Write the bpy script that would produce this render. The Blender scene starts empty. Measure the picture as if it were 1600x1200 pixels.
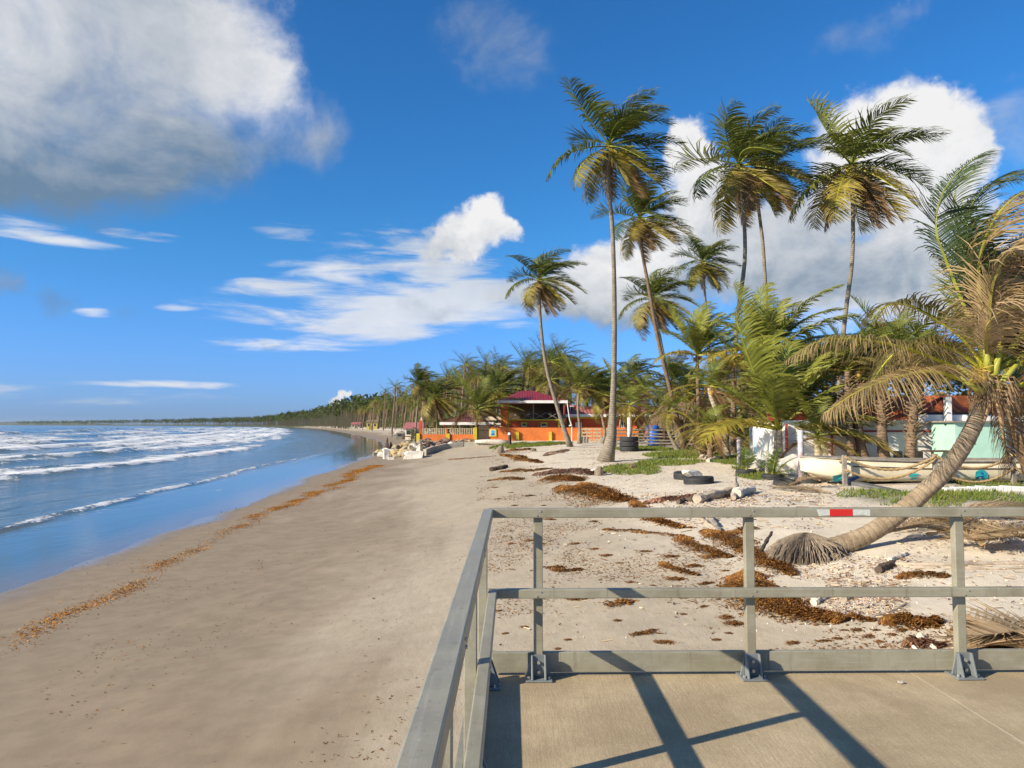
import bpy, math, random
import numpy as np
from mathutils import Vector, Matrix
R = math.radians
rnd = random.Random(7)
nrs = np.random.RandomState(11)
scene = bpy.context.scene
COL = scene.collection

# ------------------------------------------------------------------ camera
EYE, PITCH, F = 3.3, R(3.03), 1200.0
cam_d = bpy.data.cameras.new('camera')
cam = bpy.data.objects.new('camera', cam_d); COL.objects.link(cam)
cam.location = (0, 0, EYE); cam.rotation_euler = (R(90) + PITCH, 0, 0)
cam_d.sensor_width = 36; cam_d.lens = 27.0; cam_d.clip_start = 0.05; cam_d.clip_end = 40000
scene.camera = cam
scene.view_settings.view_transform = 'Standard'
scene.view_settings.look = 'None'
scene.view_settings.gamma = 1
scene.view_settings.exposure = 0.78
scene.render.film_transparent = False
scene.cycles.use_denoising = True
scene.cycles.max_bounces = 5
scene.cycles.use_adaptive_sampling = True; scene.cycles.adaptive_threshold = .02
scene.cycles.transparent_max_bounces = 8
scene.cycles.volume_bounces = 0
scene.cycles.sample_clamp_indirect = 4

def ray(px, py):
    a, b = (px - 800) / F, (600 - py) / F
    c, s = math.cos(PITCH), math.sin(PITCH)
    return Vector((a, c - b * s, s + b * c))
def U(px, py, d):                       # world point seen at a pixel of the photograph at depth y = d
    r = ray(px, py); k = d / r.y
    return Vector((r.x * k, d, EYE + r.z * k))

# ------------------------------------------------------------------ node helpers
def nt_of(m): return m.node_tree
def N(nt, t, **kw):
    n = nt.nodes.new(t)
    for k, v in kw.items(): setattr(n, k, v)
    return n
def link(nt, a, b): nt.links.new(a, b)
def setin(nt, sock, v):
    if v is None: return
    if hasattr(v, 'node'): nt.links.new(v, sock)
    else: sock.default_value = v
def mth(nt, op, a, b=None, c=None, clamp=False):
    n = N(nt, 'ShaderNodeMath', operation=op, use_clamp=clamp)
    setin(nt, n.inputs[0], a); setin(nt, n.inputs[1], b); setin(nt, n.inputs[2], c)
    return n.outputs[0]
def vmth(nt, op, a, b=None, c=None):
    n = N(nt, 'ShaderNodeVectorMath', operation=op)
    setin(nt, n.inputs[0], a); setin(nt, n.inputs[1], b); setin(nt, n.inputs[2], c)
    return n.outputs['Value'] if op in ('LENGTH', 'DOT_PRODUCT') else n.outputs[0]
def mixc(nt, f, a, b, mode='MIX'):
    n = N(nt, 'ShaderNodeMix', data_type='RGBA', blend_type=mode)
    setin(nt, n.inputs[0], f)
    setin(nt, n.inputs[6], (*a, 1) if isinstance(a, tuple) and len(a) == 3 else a)
    setin(nt, n.inputs[7], (*b, 1) if isinstance(b, tuple) and len(b) == 3 else b)
    return n.outputs[2]
def ramp(nt, v, a, b, lo=0., hi=1., smooth=True):
    n = N(nt, 'ShaderNodeMapRange', interpolation_type='SMOOTHSTEP' if smooth else 'LINEAR')
    setin(nt, n.inputs[0], v); n.inputs[1].default_value = a; n.inputs[2].default_value = b
    n.inputs[3].default_value = lo; n.inputs[4].default_value = hi
    return n.outputs[0]
def noise(nt, vec, scale, detail=3, rough=.55, dist=0.):
    n = N(nt, 'ShaderNodeTexNoise'); setin(nt, n.inputs['Vector'], vec)
    n.inputs['Scale'].default_value = scale; n.inputs['Detail'].default_value = detail
    n.inputs['Roughness'].default_value = rough; n.inputs['Distortion'].default_value = dist
    return n.outputs['Fac']
def mapping(nt, vec, sc=(1, 1, 1), rot=(0, 0, 0), loc=(0, 0, 0)):
    n = N(nt, 'ShaderNodeMapping'); setin(nt, n.inputs[0], vec)
    n.inputs['Scale'].default_value = sc; n.inputs['Rotation'].default_value = rot; n.inputs['Location'].default_value = loc
    return n.outputs[0]
def bump(nt, h, strength=.3, dist=.02, normal=None):
    n = N(nt, 'ShaderNodeBump'); setin(nt, n.inputs['Height'], h)
    n.inputs['Strength'].default_value = strength; n.inputs['Distance'].default_value = dist
    if normal is not None: setin(nt, n.inputs['Normal'], normal)
    return n.outputs[0]
def attr(nt, name, out='Fac'):
    return N(nt, 'ShaderNodeAttribute', attribute_name=name).outputs[out]
def new_mat(name):
    m = bpy.data.materials.new(name); m.use_nodes = True; nt = m.node_tree
    bs = nt.nodes['Principled BSDF']
    return m, nt, bs

# ------------------------------------------------------------------ sun and sky
SUN = Vector((-1.76, -0.94, 1.0)).normalized()
EL = math.asin(SUN.z); AZ = math.atan2(SUN.x, SUN.y)
sl = bpy.data.lights.new('sun', 'SUN'); sl.energy = 5.0; sl.angle = R(0.53); sl.color = (1.0, 0.87, 0.67)
so = bpy.data.objects.new('sun', sl); COL.objects.link(so)
so.rotation_euler = (-SUN).to_track_quat('-Z', 'Y').to_euler()

world = bpy.data.worlds.new('World'); scene.world = world; world.use_nodes = True
def build_world():
    nt = world.node_tree; nt.nodes.clear()
    out = N(nt, 'ShaderNodeOutputWorld'); bg = N(nt, 'ShaderNodeBackground')
    sky = N(nt, 'ShaderNodeTexSky', sky_type='NISHITA')
    sky.sun_disc = False; sky.sun_elevation = EL; sky.sun_rotation = AZ
    sky.air_density = 1.0; sky.dust_density = 0.5; sky.ozone_density = 2.5; sky.altitude = 0
    hs = N(nt, 'ShaderNodeHueSaturation'); hs.inputs['Saturation'].default_value = 1.20
    link(nt, sky.outputs[0], hs.inputs['Color'])
    skyc0 = mixc(nt, 1.0, hs.outputs[0], (0.42, 0.94, 1.30), 'MULTIPLY'); skyc1 = mixc(nt, 1.0, sky.outputs[0], SKY_LOW, 'MULTIPLY')
    tc = N(nt, 'ShaderNodeTexCoord'); d = tc.outputs['Generated']
    sp = N(nt, 'ShaderNodeSeparateXYZ'); link(nt, d, sp.inputs[0])
    az = mth(nt, 'ARCTAN2', sp.outputs[0], sp.outputs[1]); el = mth(nt, 'ARCSINE', sp.outputs[2])
    cb = N(nt, 'ShaderNodeCombineXYZ'); link(nt, az, cb.inputs[0]); link(nt, el, cb.inputs[1]); P = cb.outputs[0]
    skyc = mixc(nt, ramp(nt, el, -.02, .26), skyc1, skyc0)
    wn = N(nt, 'ShaderNodeTexNoise'); link(nt, d, wn.inputs['Vector']); wn.inputs['Scale'].default_value = 9.; wn.inputs['Detail'].default_value = 6; wn.inputs['Roughness'].default_value = .62
    Pw = vmth(nt, 'MULTIPLY_ADD', vmth(nt, 'SUBTRACT', wn.outputs['Color'], (.5, .5, .5)), (.13, .11, 0), P)
    # billowing noise, and the same a step towards the sun for relief
    n1 = noise(nt, mapping(nt, d, (1, 1, 1.25)), 7.5, 7, .64, .35)
    n2 = noise(nt, mapping(nt, d, (1, 1, 1.25), loc=(-.010, -.004, .014)), 7.5, 7, .64, .35)
    warp = noise(nt, mapping(nt, d, (1, 1, 1.4)), 3.2, 3, .5)
    def field(blobs, amp, lo, hi, nz, P, sc=1.):
        W = B = None
        for (cx, cy, rx, ry, br, wt) in blobs:
            r0 = ray(cx, cy).normalized()
            a0 = math.atan2(r0.x, r0.y); e0 = math.asin(r0.z)
            ax = rx * sc / F * math.cos(a0) ** 2; ey = ry * sc / F * math.cos(a0)
            v = vmth(nt, 'MULTIPLY_ADD', P, (1 / ax, 1 / ey, 0), (-a0 / ax, -e0 / ey, 0))
            m = mth(nt, 'SUBTRACT', 1.0, mth(nt, 'MULTIPLY', vmth(nt, 'DOT_PRODUCT', v, v), .55), clamp=True)
            m = mth(nt, 'MULTIPLY', mth(nt, 'MULTIPLY', m, m), wt)
            W = m if W is None else mth(nt, 'ADD', W, m)
            B = mth(nt, 'MULTIPLY', m, br) if B is None else mth(nt, 'MULTIPLY_ADD', m, br, B)
        sh = mth(nt, 'DIVIDE', B, mth(nt, 'MAXIMUM', W, .001))
        Wc = mth(nt, 'MINIMUM', W, 1.15)
        den = mth(nt, 'ADD', Wc, mth(nt, 'MULTIPLY', mth(nt, 'SUBTRACT', nz, .5), amp))
        inside = ramp(nt, W, .01, .2)
        return mth(nt, 'MULTIPLY', ramp(nt, den, lo, hi), inside), sh
    soft = [(60, 60, 260, 150, .70, 1.0), (-10, 70, 130, 110, 1.0, .8), (250, 60, 150, 110, .66, .8), (380, 70, 70, 90, .98, .75), (430, 130, 45, 60, .95, .55),
            (110, 210, 240, 90, .36, .9), (70, 285, 190, 55, .28, .75), (300, 250, 130, 60, .36, .6), (430, 225, 110, 36, .48, .5), (510, 185, 55, 38, .62, .5), (500, 240, 50, 40, .55, .3),
            (100, 470, 44, 28, .36, .62), (8, 432, 34, 34, .38, .6), (208, 476, 30, 20, .34, .42), (690, 495, 42, 20, .36, .55), (340, 552, 24, 10, .3, .4), (415, 553, 24, 7, .34, .35),
            (775, 85, 80, 66, .58, .36), (1360, 62, 60, 35, .62, .34), (1440, 5, 45, 20, .7, .38), (1590, 190, 70, 70, .72, .5)]
    puff = [(1430, 165, 62, 66, 1.08, 1.0), (1365, 195, 62, 55, 1.08, .9), (1490, 205, 70, 75, 1.0, .9), (1420, 270, 140, 80, .98, 1.0), (1300, 260, 60, 80, .98, .7), (1520, 270, 50, 60, .95, .7),
            (1078, 222, 34, 36, 1.02, .9), (1090, 285, 55, 62, .98, .9), (1130, 345, 110, 70, .82, .9), (1000, 385, 80, 52, .95, .9), (930, 430, 100, 52, .90, .9), (860, 470, 110, 40, .70, .8),
            (1260, 380, 190, 80, .66, .9), (1100, 450, 200, 44, .56, .7), (1340, 430, 140, 50, .36, .8), (1500, 400, 150, 90, .80, .9), (1400, 490, 200, 50, .82, .7), (960, 495, 160, 26, .40, .5),
            (762, 335, 38, 34, 1.04, 1.0), (735, 368, 56, 36, .90, .95), (690, 392, 42, 24, .70, .7), (800, 360, 24, 24, 1.0, .7),
            (527, 632, 8, 13, .9, .9), (516, 641, 14, 7, .88, .9), (818, 592, 16, 15, .98, .9)]
    wisp = [(560, 485, 170, 30, .92, .60), (640, 375, 110, 20, .80, .45), (640, 412, 90, 24, .86, .5), (500, 425, 60, 12, 1.0, .72), (440, 362, 44, 9, .85, .6), (670, 480, 130, 34, .95, .7), (720, 440, 90, 26, .8, .5),
            (70, 374, 95, 8, 1.0, .9), (35, 350, 55, 9, .95, .75), (230, 369, 55, 7, .8, .6), (465, 539, 110, 9, 1.0, .85), (270, 600, 90, 5, .95, .8), (275, 481, 24, 4, .95, .5), (143, 489, 22, 7, 1.0, .55),
            (100, 612, 190, 18, .8, .3), (600, 520, 130, 9, .9, .5), (430, 448, 60, 10, .9, .5)]
    ns = noise(nt, mapping(nt, P, (7, 46, 1), rot=(0, 0, R(-4))), 1.0, 6, .6, .5)
    aS, bS = field(soft, 1.5, .06, 1.25, n1, Pw, 1.18)
    aP, bP = field(puff, 1.7, .20, .85, n1, Pw, 1.0)
    aW, bW = field(wisp, 2.8, .15, 1.05, ns, P, 1.45)
    # the sky behind and beside the camera goes on with the same kind of broken cumulus
    away = ramp(nt, mth(nt, 'ABSOLUTE', az), .68, 1.0)
    hi = ramp(nt, el, .60, .85)
    am = mth(nt, 'MULTIPLY', mth(nt, 'MAXIMUM', away, hi), ramp(nt, el, .02, .15))
    aG = mth(nt, 'MULTIPLY', ramp(nt, mth(nt, 'MULTIPLY_ADD', n1, .5, mth(nt, 'MULTIPLY', warp, .9)), .70, .88), am)
    relief = mth(nt, 'MULTIPLY', mth(nt, 'SUBTRACT', n1, n2), 1.5)
    lowdark = ramp(nt, el, 0.0, .35, .86, 1.0)
    def ccol(sh, k):
        v = mth(nt, 'ADD', sh, mth(nt, 'MULTIPLY', relief, k))
        return mixc(nt, ramp(nt, v, .34, 1.0, smooth=False), CL_DARK, CL_LIGHT)
    cg = mixc(nt, mth(nt, 'MULTIPLY', aG, .85), skyc, ccol(.62, 1.0))
    c = mixc(nt, mth(nt, 'MULTIPLY', aW, .80), cg, ccol(bW, .25))
    c = mixc(nt, mth(nt, 'MULTIPLY', aP, .96), c, ccol(bP, .55))
    c = mixc(nt, mth(nt, 'MULTIPLY', aS, .90), c, ccol(bS, .38))
    bg2 = N(nt, 'ShaderNodeBackground'); link(nt, cg, bg2.inputs[0]); link(nt, c, bg.inputs[0])
    bg.inputs[1].default_value = SKY_S; bg2.inputs[1].default_value = SKY_S
    # the named clouds all lie within this sector; beyond it only the broken cumulus is left to work out
    sec = mth(nt, 'MAXIMUM', mth(nt, 'GREATER_THAN', mth(nt, 'ABSOLUTE', az), .95), mth(nt, 'GREATER_THAN', mth(nt, 'ABSOLUTE', el), .80))
    mx = N(nt, 'ShaderNodeMixShader'); link(nt, sec, mx.inputs[0]); link(nt, bg.outputs[0], mx.inputs[1]); link(nt, bg2.outputs[0], mx.inputs[2])
    link(nt, mx.outputs[0], out.inputs[0])
SKY_S = 0.072; SKY_LOW = (.40, .69, 1.62)
CL_DARK, CL_LIGHT = (1.35, 2.0, 2.75), (7.5, 7.4, 7.3)
build_world()
world.cycles.sampling_method = 'MANUAL'; world.cycles.sample_map_resolution = 256

# ------------------------------------------------------------------ numpy noise and the lie of the land
def _h(ix, iy, seed):
    n = (ix.astype(np.int64) * 374761393 + iy.astype(np.int64) * 668265263 + seed * 982451653) & 0xffffffff
    n = ((n ^ (n >> 13)) * 1274126177) & 0xffffffff
    return ((n ^ (n >> 16)) & 0xffff) / 65535.0
def vnoise(x, y, seed=0):
    x = np.asarray(x, float); y = np.asarray(y, float)
    ix, iy = np.floor(x), np.floor(y); fx, fy = x - ix, y - iy
    fx = fx * fx * (3 - 2 * fx); fy = fy * fy * (3 - 2 * fy)
    a, b, c, d = _h(ix, iy, seed), _h(ix + 1, iy, seed), _h(ix, iy + 1, seed), _h(ix + 1, iy + 1, seed)
    return (a + (b - a) * fx) * (1 - fy) + (c + (d - c) * fx) * fy
def fbm(x, y, seed=0, o=4):
    s = 0; a = .5; t = 0
    for i in range(o):
        s = s + a * vnoise(np.asarray(x) * 2 ** i, np.asarray(y) * 2 ** i, seed + i * 17); t += a; a *= .5
    return s / t
def sstep(a, b, x):
    t = np.clip((np.asarray(x, float) - a) / (b - a), 0, 1); return t * t * (3 - 2 * t)
def hermite(xs, ys, x):
    xs = np.array(xs, float); ys = np.array(ys, float); m = np.gradient(ys, xs)
    x = np.clip(np.asarray(x, float), xs[0], xs[-1]); i = np.clip(np.searchsorted(xs, x) - 1, 0, len(xs) - 2)
    h = xs[i + 1] - xs[i]; t = (x - xs[i]) / h
    return ((2*t**3-3*t**2+1)*ys[i] + (t**3-2*t**2+t)*h*m[i] + (-2*t**3+3*t**2)*ys[i+1] + (t**3-t**2)*h*m[i+1])
def xw(y):                               # the waterline of the bay
    return hermite([-30, 0, 15, 26, 52, 84, 130, 200, 300, 500, 1000, 1800, 2600, 3600, 5000],
                   [-8.4, -9.1, -9.8, -10.8, -13, -15.4, -22, -38, -65, -122, -300, -640, -1180, -2100, -3600], y)
def zg(x, y):                            # ground height
    x = np.asarray(x, float); y = np.asarray(y, float)
    s = x - xw(y) + (fbm(x * .2, y * .16, 5, 4) - .5) * 1.9 * sstep(400, 60, y)
    z = hermite([-200, -60, -20, 0, 5, 10, 14, 18, 28, 60, 1500], [-3.5, -1.6, -.42, 0, .26, .80, 1.32, 1.58, 1.72, 1.9, 4.0], s)
    z = z + sstep(-10.8, -8.2, x) * sstep(66, 76, y) * sstep(125, 105, y) * np.clip(1.72 - z, 0, 9)   # the made ground of the house compound
    dry = sstep(8, 15, s)
    z = z + dry * (fbm(x * .5, y * .5, 9, 3) - .5) * .11 + dry * (fbm(x * 2.3, y * 2.3, 21, 2) - .5) * .05
    z = z + sstep(0.5, 5, s) * (fbm(x * .9, y * .55, 31, 3) - .5) * .035
    return z
def Z(x, y): return float(zg(x, y))
def G(px, py):                           # where the ray through a photo pixel meets the ground
    r = ray(px, py); t = 4.0
    while t < 4000:
        p = r * t
        if EYE + p.z <= Z(p.x, p.y):
            lo, hi = t / 1.02 - .05, t
            for _ in range(18):
                m = (lo + hi) / 2; p = r * m
                if EYE + p.z <= Z(p.x, p.y): hi = m
                else: lo = m
            p = r * hi; return Vector((p.x, p.y, Z(p.x, p.y)))
        t = t * 1.02 + .05
    return Vector((r.x * t, r.y * t, 0))
def PX(d): return d / F                  # metres per photo pixel at depth d

# ------------------------------------------------------------------ mesh helpers
def tag(o, label=None, cat=None, group=None, kind=None):
    if label: o['label'] = label
    if cat: o['category'] = cat
    if group: o['group'] = group
    if kind: o['kind'] = kind
    return o
def empty(name, loc, label=None, cat=None, group=None, rz=0):
    o = bpy.data.objects.new(name, None); o.empty_display_size = .1; COL.objects.link(o)
    o.location = loc; o.rotation_euler = (0, 0, rz)
    return tag(o, label, cat, group)
def link_mesh(name, me, parent=None, loc=None):
    o = bpy.data.objects.new(name, me); COL.objects.link(o)
    if parent is not None: o.parent = parent
    if loc is not None: o.location = loc
    return o
def np_mesh(name, V, faces, mat, cols=None, smooth=False, attrs=None):
    me = bpy.data.meshes.new(name)
    me.from_pydata(V.tolist() if isinstance(V, np.ndarray) else V, [], faces.tolist() if isinstance(faces, np.ndarray) else faces)
    if mat is not None: me.materials.append(mat)
    if cols is not None:
        a = me.color_attributes.new('Col', 'FLOAT_COLOR', 'POINT')
        c = np.ones((len(V), 4), np.float32); c[:, :3] = cols; a.data.foreach_set('color', c.ravel())
    for k, v in (attrs or {}).items():
        a = me.attributes.new(k, 'FLOAT', 'POINT'); a.data.foreach_set('value', np.asarray(v, np.float32))
    if smooth: me.polygons.foreach_set('use_smooth', [True] * len(me.polygons))
    me.update(); return me
class MB:
    def __init__(s): s.v = []; s.f = []
    def box(s, x0, x1, y0, y1, z0, z1):
        n = len(s.v)
        s.v += [(x0,y0,z0),(x1,y0,z0),(x1,y1,z0),(x0,y1,z0),(x0,y0,z1),(x1,y0,z1),(x1,y1,z1),(x0,y1,z1)]
        s.f += [tuple(n+i for i in q) for q in ((0,3,2,1),(4,5,6,7),(0,1,5,4),(1,2,6,5),(2,3,7,6),(3,0,4,7))]
        return s
    def hexa(s, P):                       # eight corners, bottom ring then top ring
        n = len(s.v); s.v += [tuple(p) for p in P]
        s.f += [tuple(n+i for i in q) for q in ((0,3,2,1),(4,5,6,7),(0,1,5,4),(1,2,6,5),(2,3,7,6),(3,0,4,7))]
        return s
    def bar(s, a, b, w, h=None, up=(0,0,1)):
        a = Vector(a); b = Vector(b); h = h or w; t = (b-a).normalized()
        u = Vector(up)
        if abs(t.dot(u)) > .98: u = Vector((0,1,0))
        r = t.cross(u).normalized()*w/2; u2 = r.normalized().cross(t)*h/2
        return s.hexa([a-r-u2, a+r-u2, b+r-u2, b-r-u2, a-r+u2, a+r+u2, b+r+u2, b-r+u2])
    def tube(s, pts, rad, n=8, caps=True, jit=0., seed=0):
        rr = random.Random(seed); pts = [Vector(p) for p in pts]; m = len(pts)
        if not hasattr(rad, '__len__'): rad = [rad]*m
        base = len(s.v); prev = None
        for i, p in enumerate(pts):
            t = (pts[min(i+1, m-1)] - pts[max(i-1, 0)]).normalized()
            if prev is None:
                u = Vector((0,0,1)) if abs(t.z) < .9 else Vector((1,0,0))
                prev = (u - t*u.dot(t)).normalized()
            else: prev = (prev - t*prev.dot(t)).normalized()
            w = t.cross(prev)
            for k in range(n):
                a = 2*math.pi*k/n; r = rad[i]*(1+rr.uniform(-jit, jit))
                s.v.append(tuple(p + prev*math.cos(a)*r + w*math.sin(a)*r))
        for i in range(m-1):
            for k in range(n):
                a = base+i*n+k; b = base+i*n+(k+1)%n
                s.f.append((a, b, b+n, a+n))
        if caps:
            s.f.append(tuple(base+k for k in reversed(range(n)))); s.f.append(tuple(base+(m-1)*n+k for k in range(n)))
        return s
    def lathe(s, prof, c=(0,0,0), n=24):
        base = len(s.v); m = len(prof)
        for r, z in prof:
            for k in range(n):
                a = 2*math.pi*k/n; s.v.append((c[0]+r*math.cos(a), c[1]+r*math.sin(a), c[2]+z))
        for i in range(m-1):
            for k in range(n):
                a = base+i*n+k; b = base+i*n+(k+1)%n; s.f.append((a, b, b+n, a+n))
        return s
    def poly_prism(s, pts, off):
        n = len(s.v); m = len(pts); off = Vector(off)
        s.v += [tuple(Vector(p)) for p in pts] + [tuple(Vector(p)+off) for p in pts]
        s.f += [tuple(n+i for i in range(m)), tuple(n+m+i for i in reversed(range(m)))]
        s.f += [(n+(i+1)%m, n+i, n+m+i, n+m+(i+1)%m) for i in range(m)]
        return s
    def mesh(s, name, mat, smooth=False): return np_mesh(name, s.v, s.f, mat, smooth=smooth)
    def build(s, name, mat, parent=None, smooth=False, bevel=0, loc=None):
        o = link_mesh(name, s.mesh(name, mat, smooth), parent, loc)
        if bevel:
            b = o.modifiers.new('bevel', 'BEVEL'); b.width = bevel; b.segments = 2; b.limit_method = 'ANGLE'
        return o
def spline(pts, n):
    P = np.array([tuple(p) for p in pts], float); t = np.r_[0, np.cumsum(np.linalg.norm(np.diff(P, axis=0), axis=1))]
    q = np.linspace(0, t[-1], n)
    return np.stack([hermite(t, P[:, i], q) if len(P) > 2 else np.interp(q, t, P[:, i]) for i in range(3)], 1)

# ------------------------------------------------------------------ materials
def simple(name, col, rough=.7, var=.25, scale=6., bmp=.15, bdist=.01, det=5, tint=None, metal=0):
    m, nt, bs = new_mat(name); tc = N(nt, 'ShaderNodeTexCoord').outputs['Object']
    n = noise(nt, tc, scale, det, .6); n2 = noise(nt, tc, scale * 5.3, 3, .6)
    k = mth(nt, 'MULTIPLY_ADD', n, .7, mth(nt, 'MULTIPLY', n2, .3))
    dk = tint or tuple(c * (1 - var * 1.6) for c in col); lt = tuple(min(1, c * (1 + var * .8)) for c in col)
    link(nt, mixc(nt, ramp(nt, k, .3, .7), dk, lt), bs.inputs['Base Color'])
    bs.inputs['Roughness'].default_value = rough; bs.inputs['Metallic'].default_value = metal
    if bmp: link(nt, bump(nt, k, bmp, bdist), bs.inputs['Normal'])
    return m
M = {}
def mk(k, *a, **kw): M[k] = simple(k, *a, **kw)
mk('frp', (.215, .205, .16), .45, .16, 7, .06)
def rail_material():
    m, nt, bs = new_mat('weathered_composite'); tc = N(nt, 'ShaderNodeTexCoord').outputs['Object']
    n1 = noise(nt, tc, 4.5, 5, .65); n2 = noise(nt, mapping(nt, tc, (3, 60, 60)), 1., 3, .6); n3 = noise(nt, tc, 95, 3, .6); n4 = noise(nt, mapping(nt, tc, (22, 22, 1.2)), 1., 4, .65)
    c = mixc(nt, ramp(nt, n1, .3, .7), (.21, .195, .14), (.285, .27, .205))
    c = mixc(nt, ramp(nt, n2, .5, .75, 0, .45), c, (.33, .32, .27)); c = mixc(nt, ramp(nt, n4, .58, .72, 0, .5), c, (.13, .11, .075))
    c = mixc(nt, ramp(nt, n3, .62, .75, 0, .6), c, (.42, .41, .37)); c = mixc(nt, ramp(nt, n3, .28, .36, .5, 0), c, (.09, .08, .06))
    link(nt, c, bs.inputs['Base Color']); link(nt, ramp(nt, n1, .3, .7, .32, .5), bs.inputs['Roughness'])
    link(nt, bump(nt, mth(nt, 'ADD', n2, mth(nt, 'MULTIPLY', n3, .5)), .12, .004), bs.inputs['Normal'])
    return m
M['frp'] = rail_material()
mk('bracket', (.16, .18, .185), .5, .12, 8, .1)
mk('bolt', (.5, .5, .48), .35, .1, 8, 0, metal=.7)
mk('red_tape', (.55, .02, .015), .35, .06, 8, 0); mk('white_tape', (.55, .57, .53), .4, .15, 8, 0)
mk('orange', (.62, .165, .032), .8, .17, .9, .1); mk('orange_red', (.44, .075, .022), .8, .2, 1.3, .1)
mk('yellow', (.55, .45, .03), .7, .12, 2, .1); mk('maroon', (.27, .028, .03), .45, .15, 1.5, .1)
mk('brown_roof', (.17, .06, .045), .6, .15, 1.5, .1); mk('white', (.74, .73, .70), .6, .07, 2, .08)
mk('dark', (.02, .018, .016), .7, .3, 3, .1); mk('dark_wood', (.085, .055, .035), .8, .25, 5, .3)
mk('grey_wood', (.25, .22, .185), .85, .25, 5, .4); mk('pale_wood', (.50, .40, .27), .8, .2, 5, .3)
mk('drift', (.40, .33, .25), .85, .25, 5, .5); mk('drift_pale', (.58, .52, .43), .8, .18, 5, .4)
mk('mint', (.36, .58, .47), .6, .07, 2, .05); mk('cream', (.64, .58, .43), .6, .08, 2, .08)
mk('turq', (.02, .38, .44), .5, .12, 4, .05); mk('blue', (.02, .10, .38), .5, .15, 4, .05); mk('sky_blue', (.05, .36, .58), .55, .12, 3, .05)
mk('rubber', (.022, .023, .024), .75, .3, 9, .2); mk('rope', (.36, .25, .12), .9, .2, 20, .6, .01)
mk('rust', (.52, .13, .035), .7, .18, 2, .1); mk('brick_red', (.34, .06, .04), .8, .15, 6, .1)
mk('purple_post', (.50, .46, .47), .75, .28, 4, .3, tint=(.23, .17, .20)); mk('concrete', (.36, .33, .27), .85, .15, 3, .3)
mk('conc_dark', (.20, .18, .14), .9, .25, 3, .3)
mk('rock', (.33, .27, .18), .9, .3, 3, .9, .05); mk('rock_pale', (.58, .54, .47), .85, .18, 3, .8, .04); mk('rock_red', (.20, .12, .085), .9, .3, 4, .8, .04)
mk('rock_yel', (.42, .31, .14), .9, .25, 4, .8, .04)
mk('thatch', (.20, .145, .085), .95, .35, 9, .9, .06); mk('coconut', (.40, .26, .04), .6, .25, 6, .2); mk('spathe', (.28, .18, .09), .8, .3, 7, .3)
mk('root', (.21, .165, .12), .95, .3, 14, .6, .02); mk('shell', (.66, .58, .50), .6, .2, 20, .1)
mk('glass_dark', (.03, .035, .04), .15, .2, 3, 0); mk('tin', (.42, .42, .41), .5, .15, 3, .1); mk('pink_roof', (.35, .12, .12), .6, .15, 2, .1)
mk('hill', (.05, .075, .05), .95, .3, .01, 0)

def leaf_material(name, transl=.28, rough=.5):
    m, nt, bs = new_mat(name)
    c = attr(nt, 'Col', 'Color')
    pos = N(nt, 'ShaderNodeNewGeometry').outputs['Position']
    n = noise(nt, pos, 1.7, 3, .6)
    cc = mixc(nt, ramp(nt, n, .3, .7), mixc(nt, 1., c, (.85, .85, .8), 'MULTIPLY'), mixc(nt, 1., c, (1.5, 1.45, 1.4), 'MULTIPLY'))
    link(nt, cc, bs.inputs['Base Color']); bs.inputs['Roughness'].default_value = rough
    bs.inputs['Specular IOR Level'].default_value = .22
    tr = N(nt, 'ShaderNodeBsdfTranslucent'); link(nt, cc, tr.inputs[0])
    mx = N(nt, 'ShaderNodeMixShader'); mx.inputs[0].default_value = transl*1.15
    link(nt, bs.outputs[0], mx.inputs[1]); link(nt, tr.outputs[0], mx.inputs[2])
    link(nt, mx.outputs[0], nt.nodes['Material Output'].inputs[0])
    return m
M['leaf'] = leaf_material('palm_leaf'); M['grass'] = leaf_material('grass_blade', .3, .6); M['weed'] = leaf_material('seaweed', .12, .75)
M['litter'] = leaf_material('litter', .05, .9)

def trunk_material(name, ca, cb, ringscale=9.):
    m, nt, bs = new_mat(name); tc = N(nt, 'ShaderNodeTexCoord').outputs['Object']
    v = attr(nt, 'along'); n = noise(nt, tc, 5, 4, .65); nf = noise(nt, tc, 26, 3, .6)
    ph = mth(nt, 'FRACT', mth(nt, 'ADD', mth(nt, 'MULTIPLY', v, ringscale), mth(nt, 'MULTIPLY', n, .7)))
    ring = ramp(nt, ph, .0, .28)
    c = mixc(nt, ramp(nt, n, .3, .7), ca, cb)
    c = mixc(nt, mth(nt, 'MULTIPLY', mth(nt, 'SUBTRACT', 1., ring), .55), c, tuple(x * .35 for x in ca))
    c = mixc(nt, ramp(nt, nf, .58, .75, 0, .5), c, tuple(x * .45 for x in ca))
    link(nt, c, bs.inputs['Base Color']); bs.inputs['Roughness'].default_value = .9
    link(nt, bump(nt, mth(nt, 'ADD', ring, mth(nt, 'MULTIPLY', nf, .7)), .6, .03), bs.inputs['Normal'])
    return m
M['trunk'] = trunk_material('palm_trunk', (.16, .135, .10), (.27, .23, .175))
M['trunk_brown'] = trunk_material('palm_trunk_brown', (.13, .085, .05), (.22, .15, .095))
M['trunk_pale'] = trunk_material('palm_trunk_pale', (.36, .29, .21), (.46, .39, .29), 6)

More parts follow.
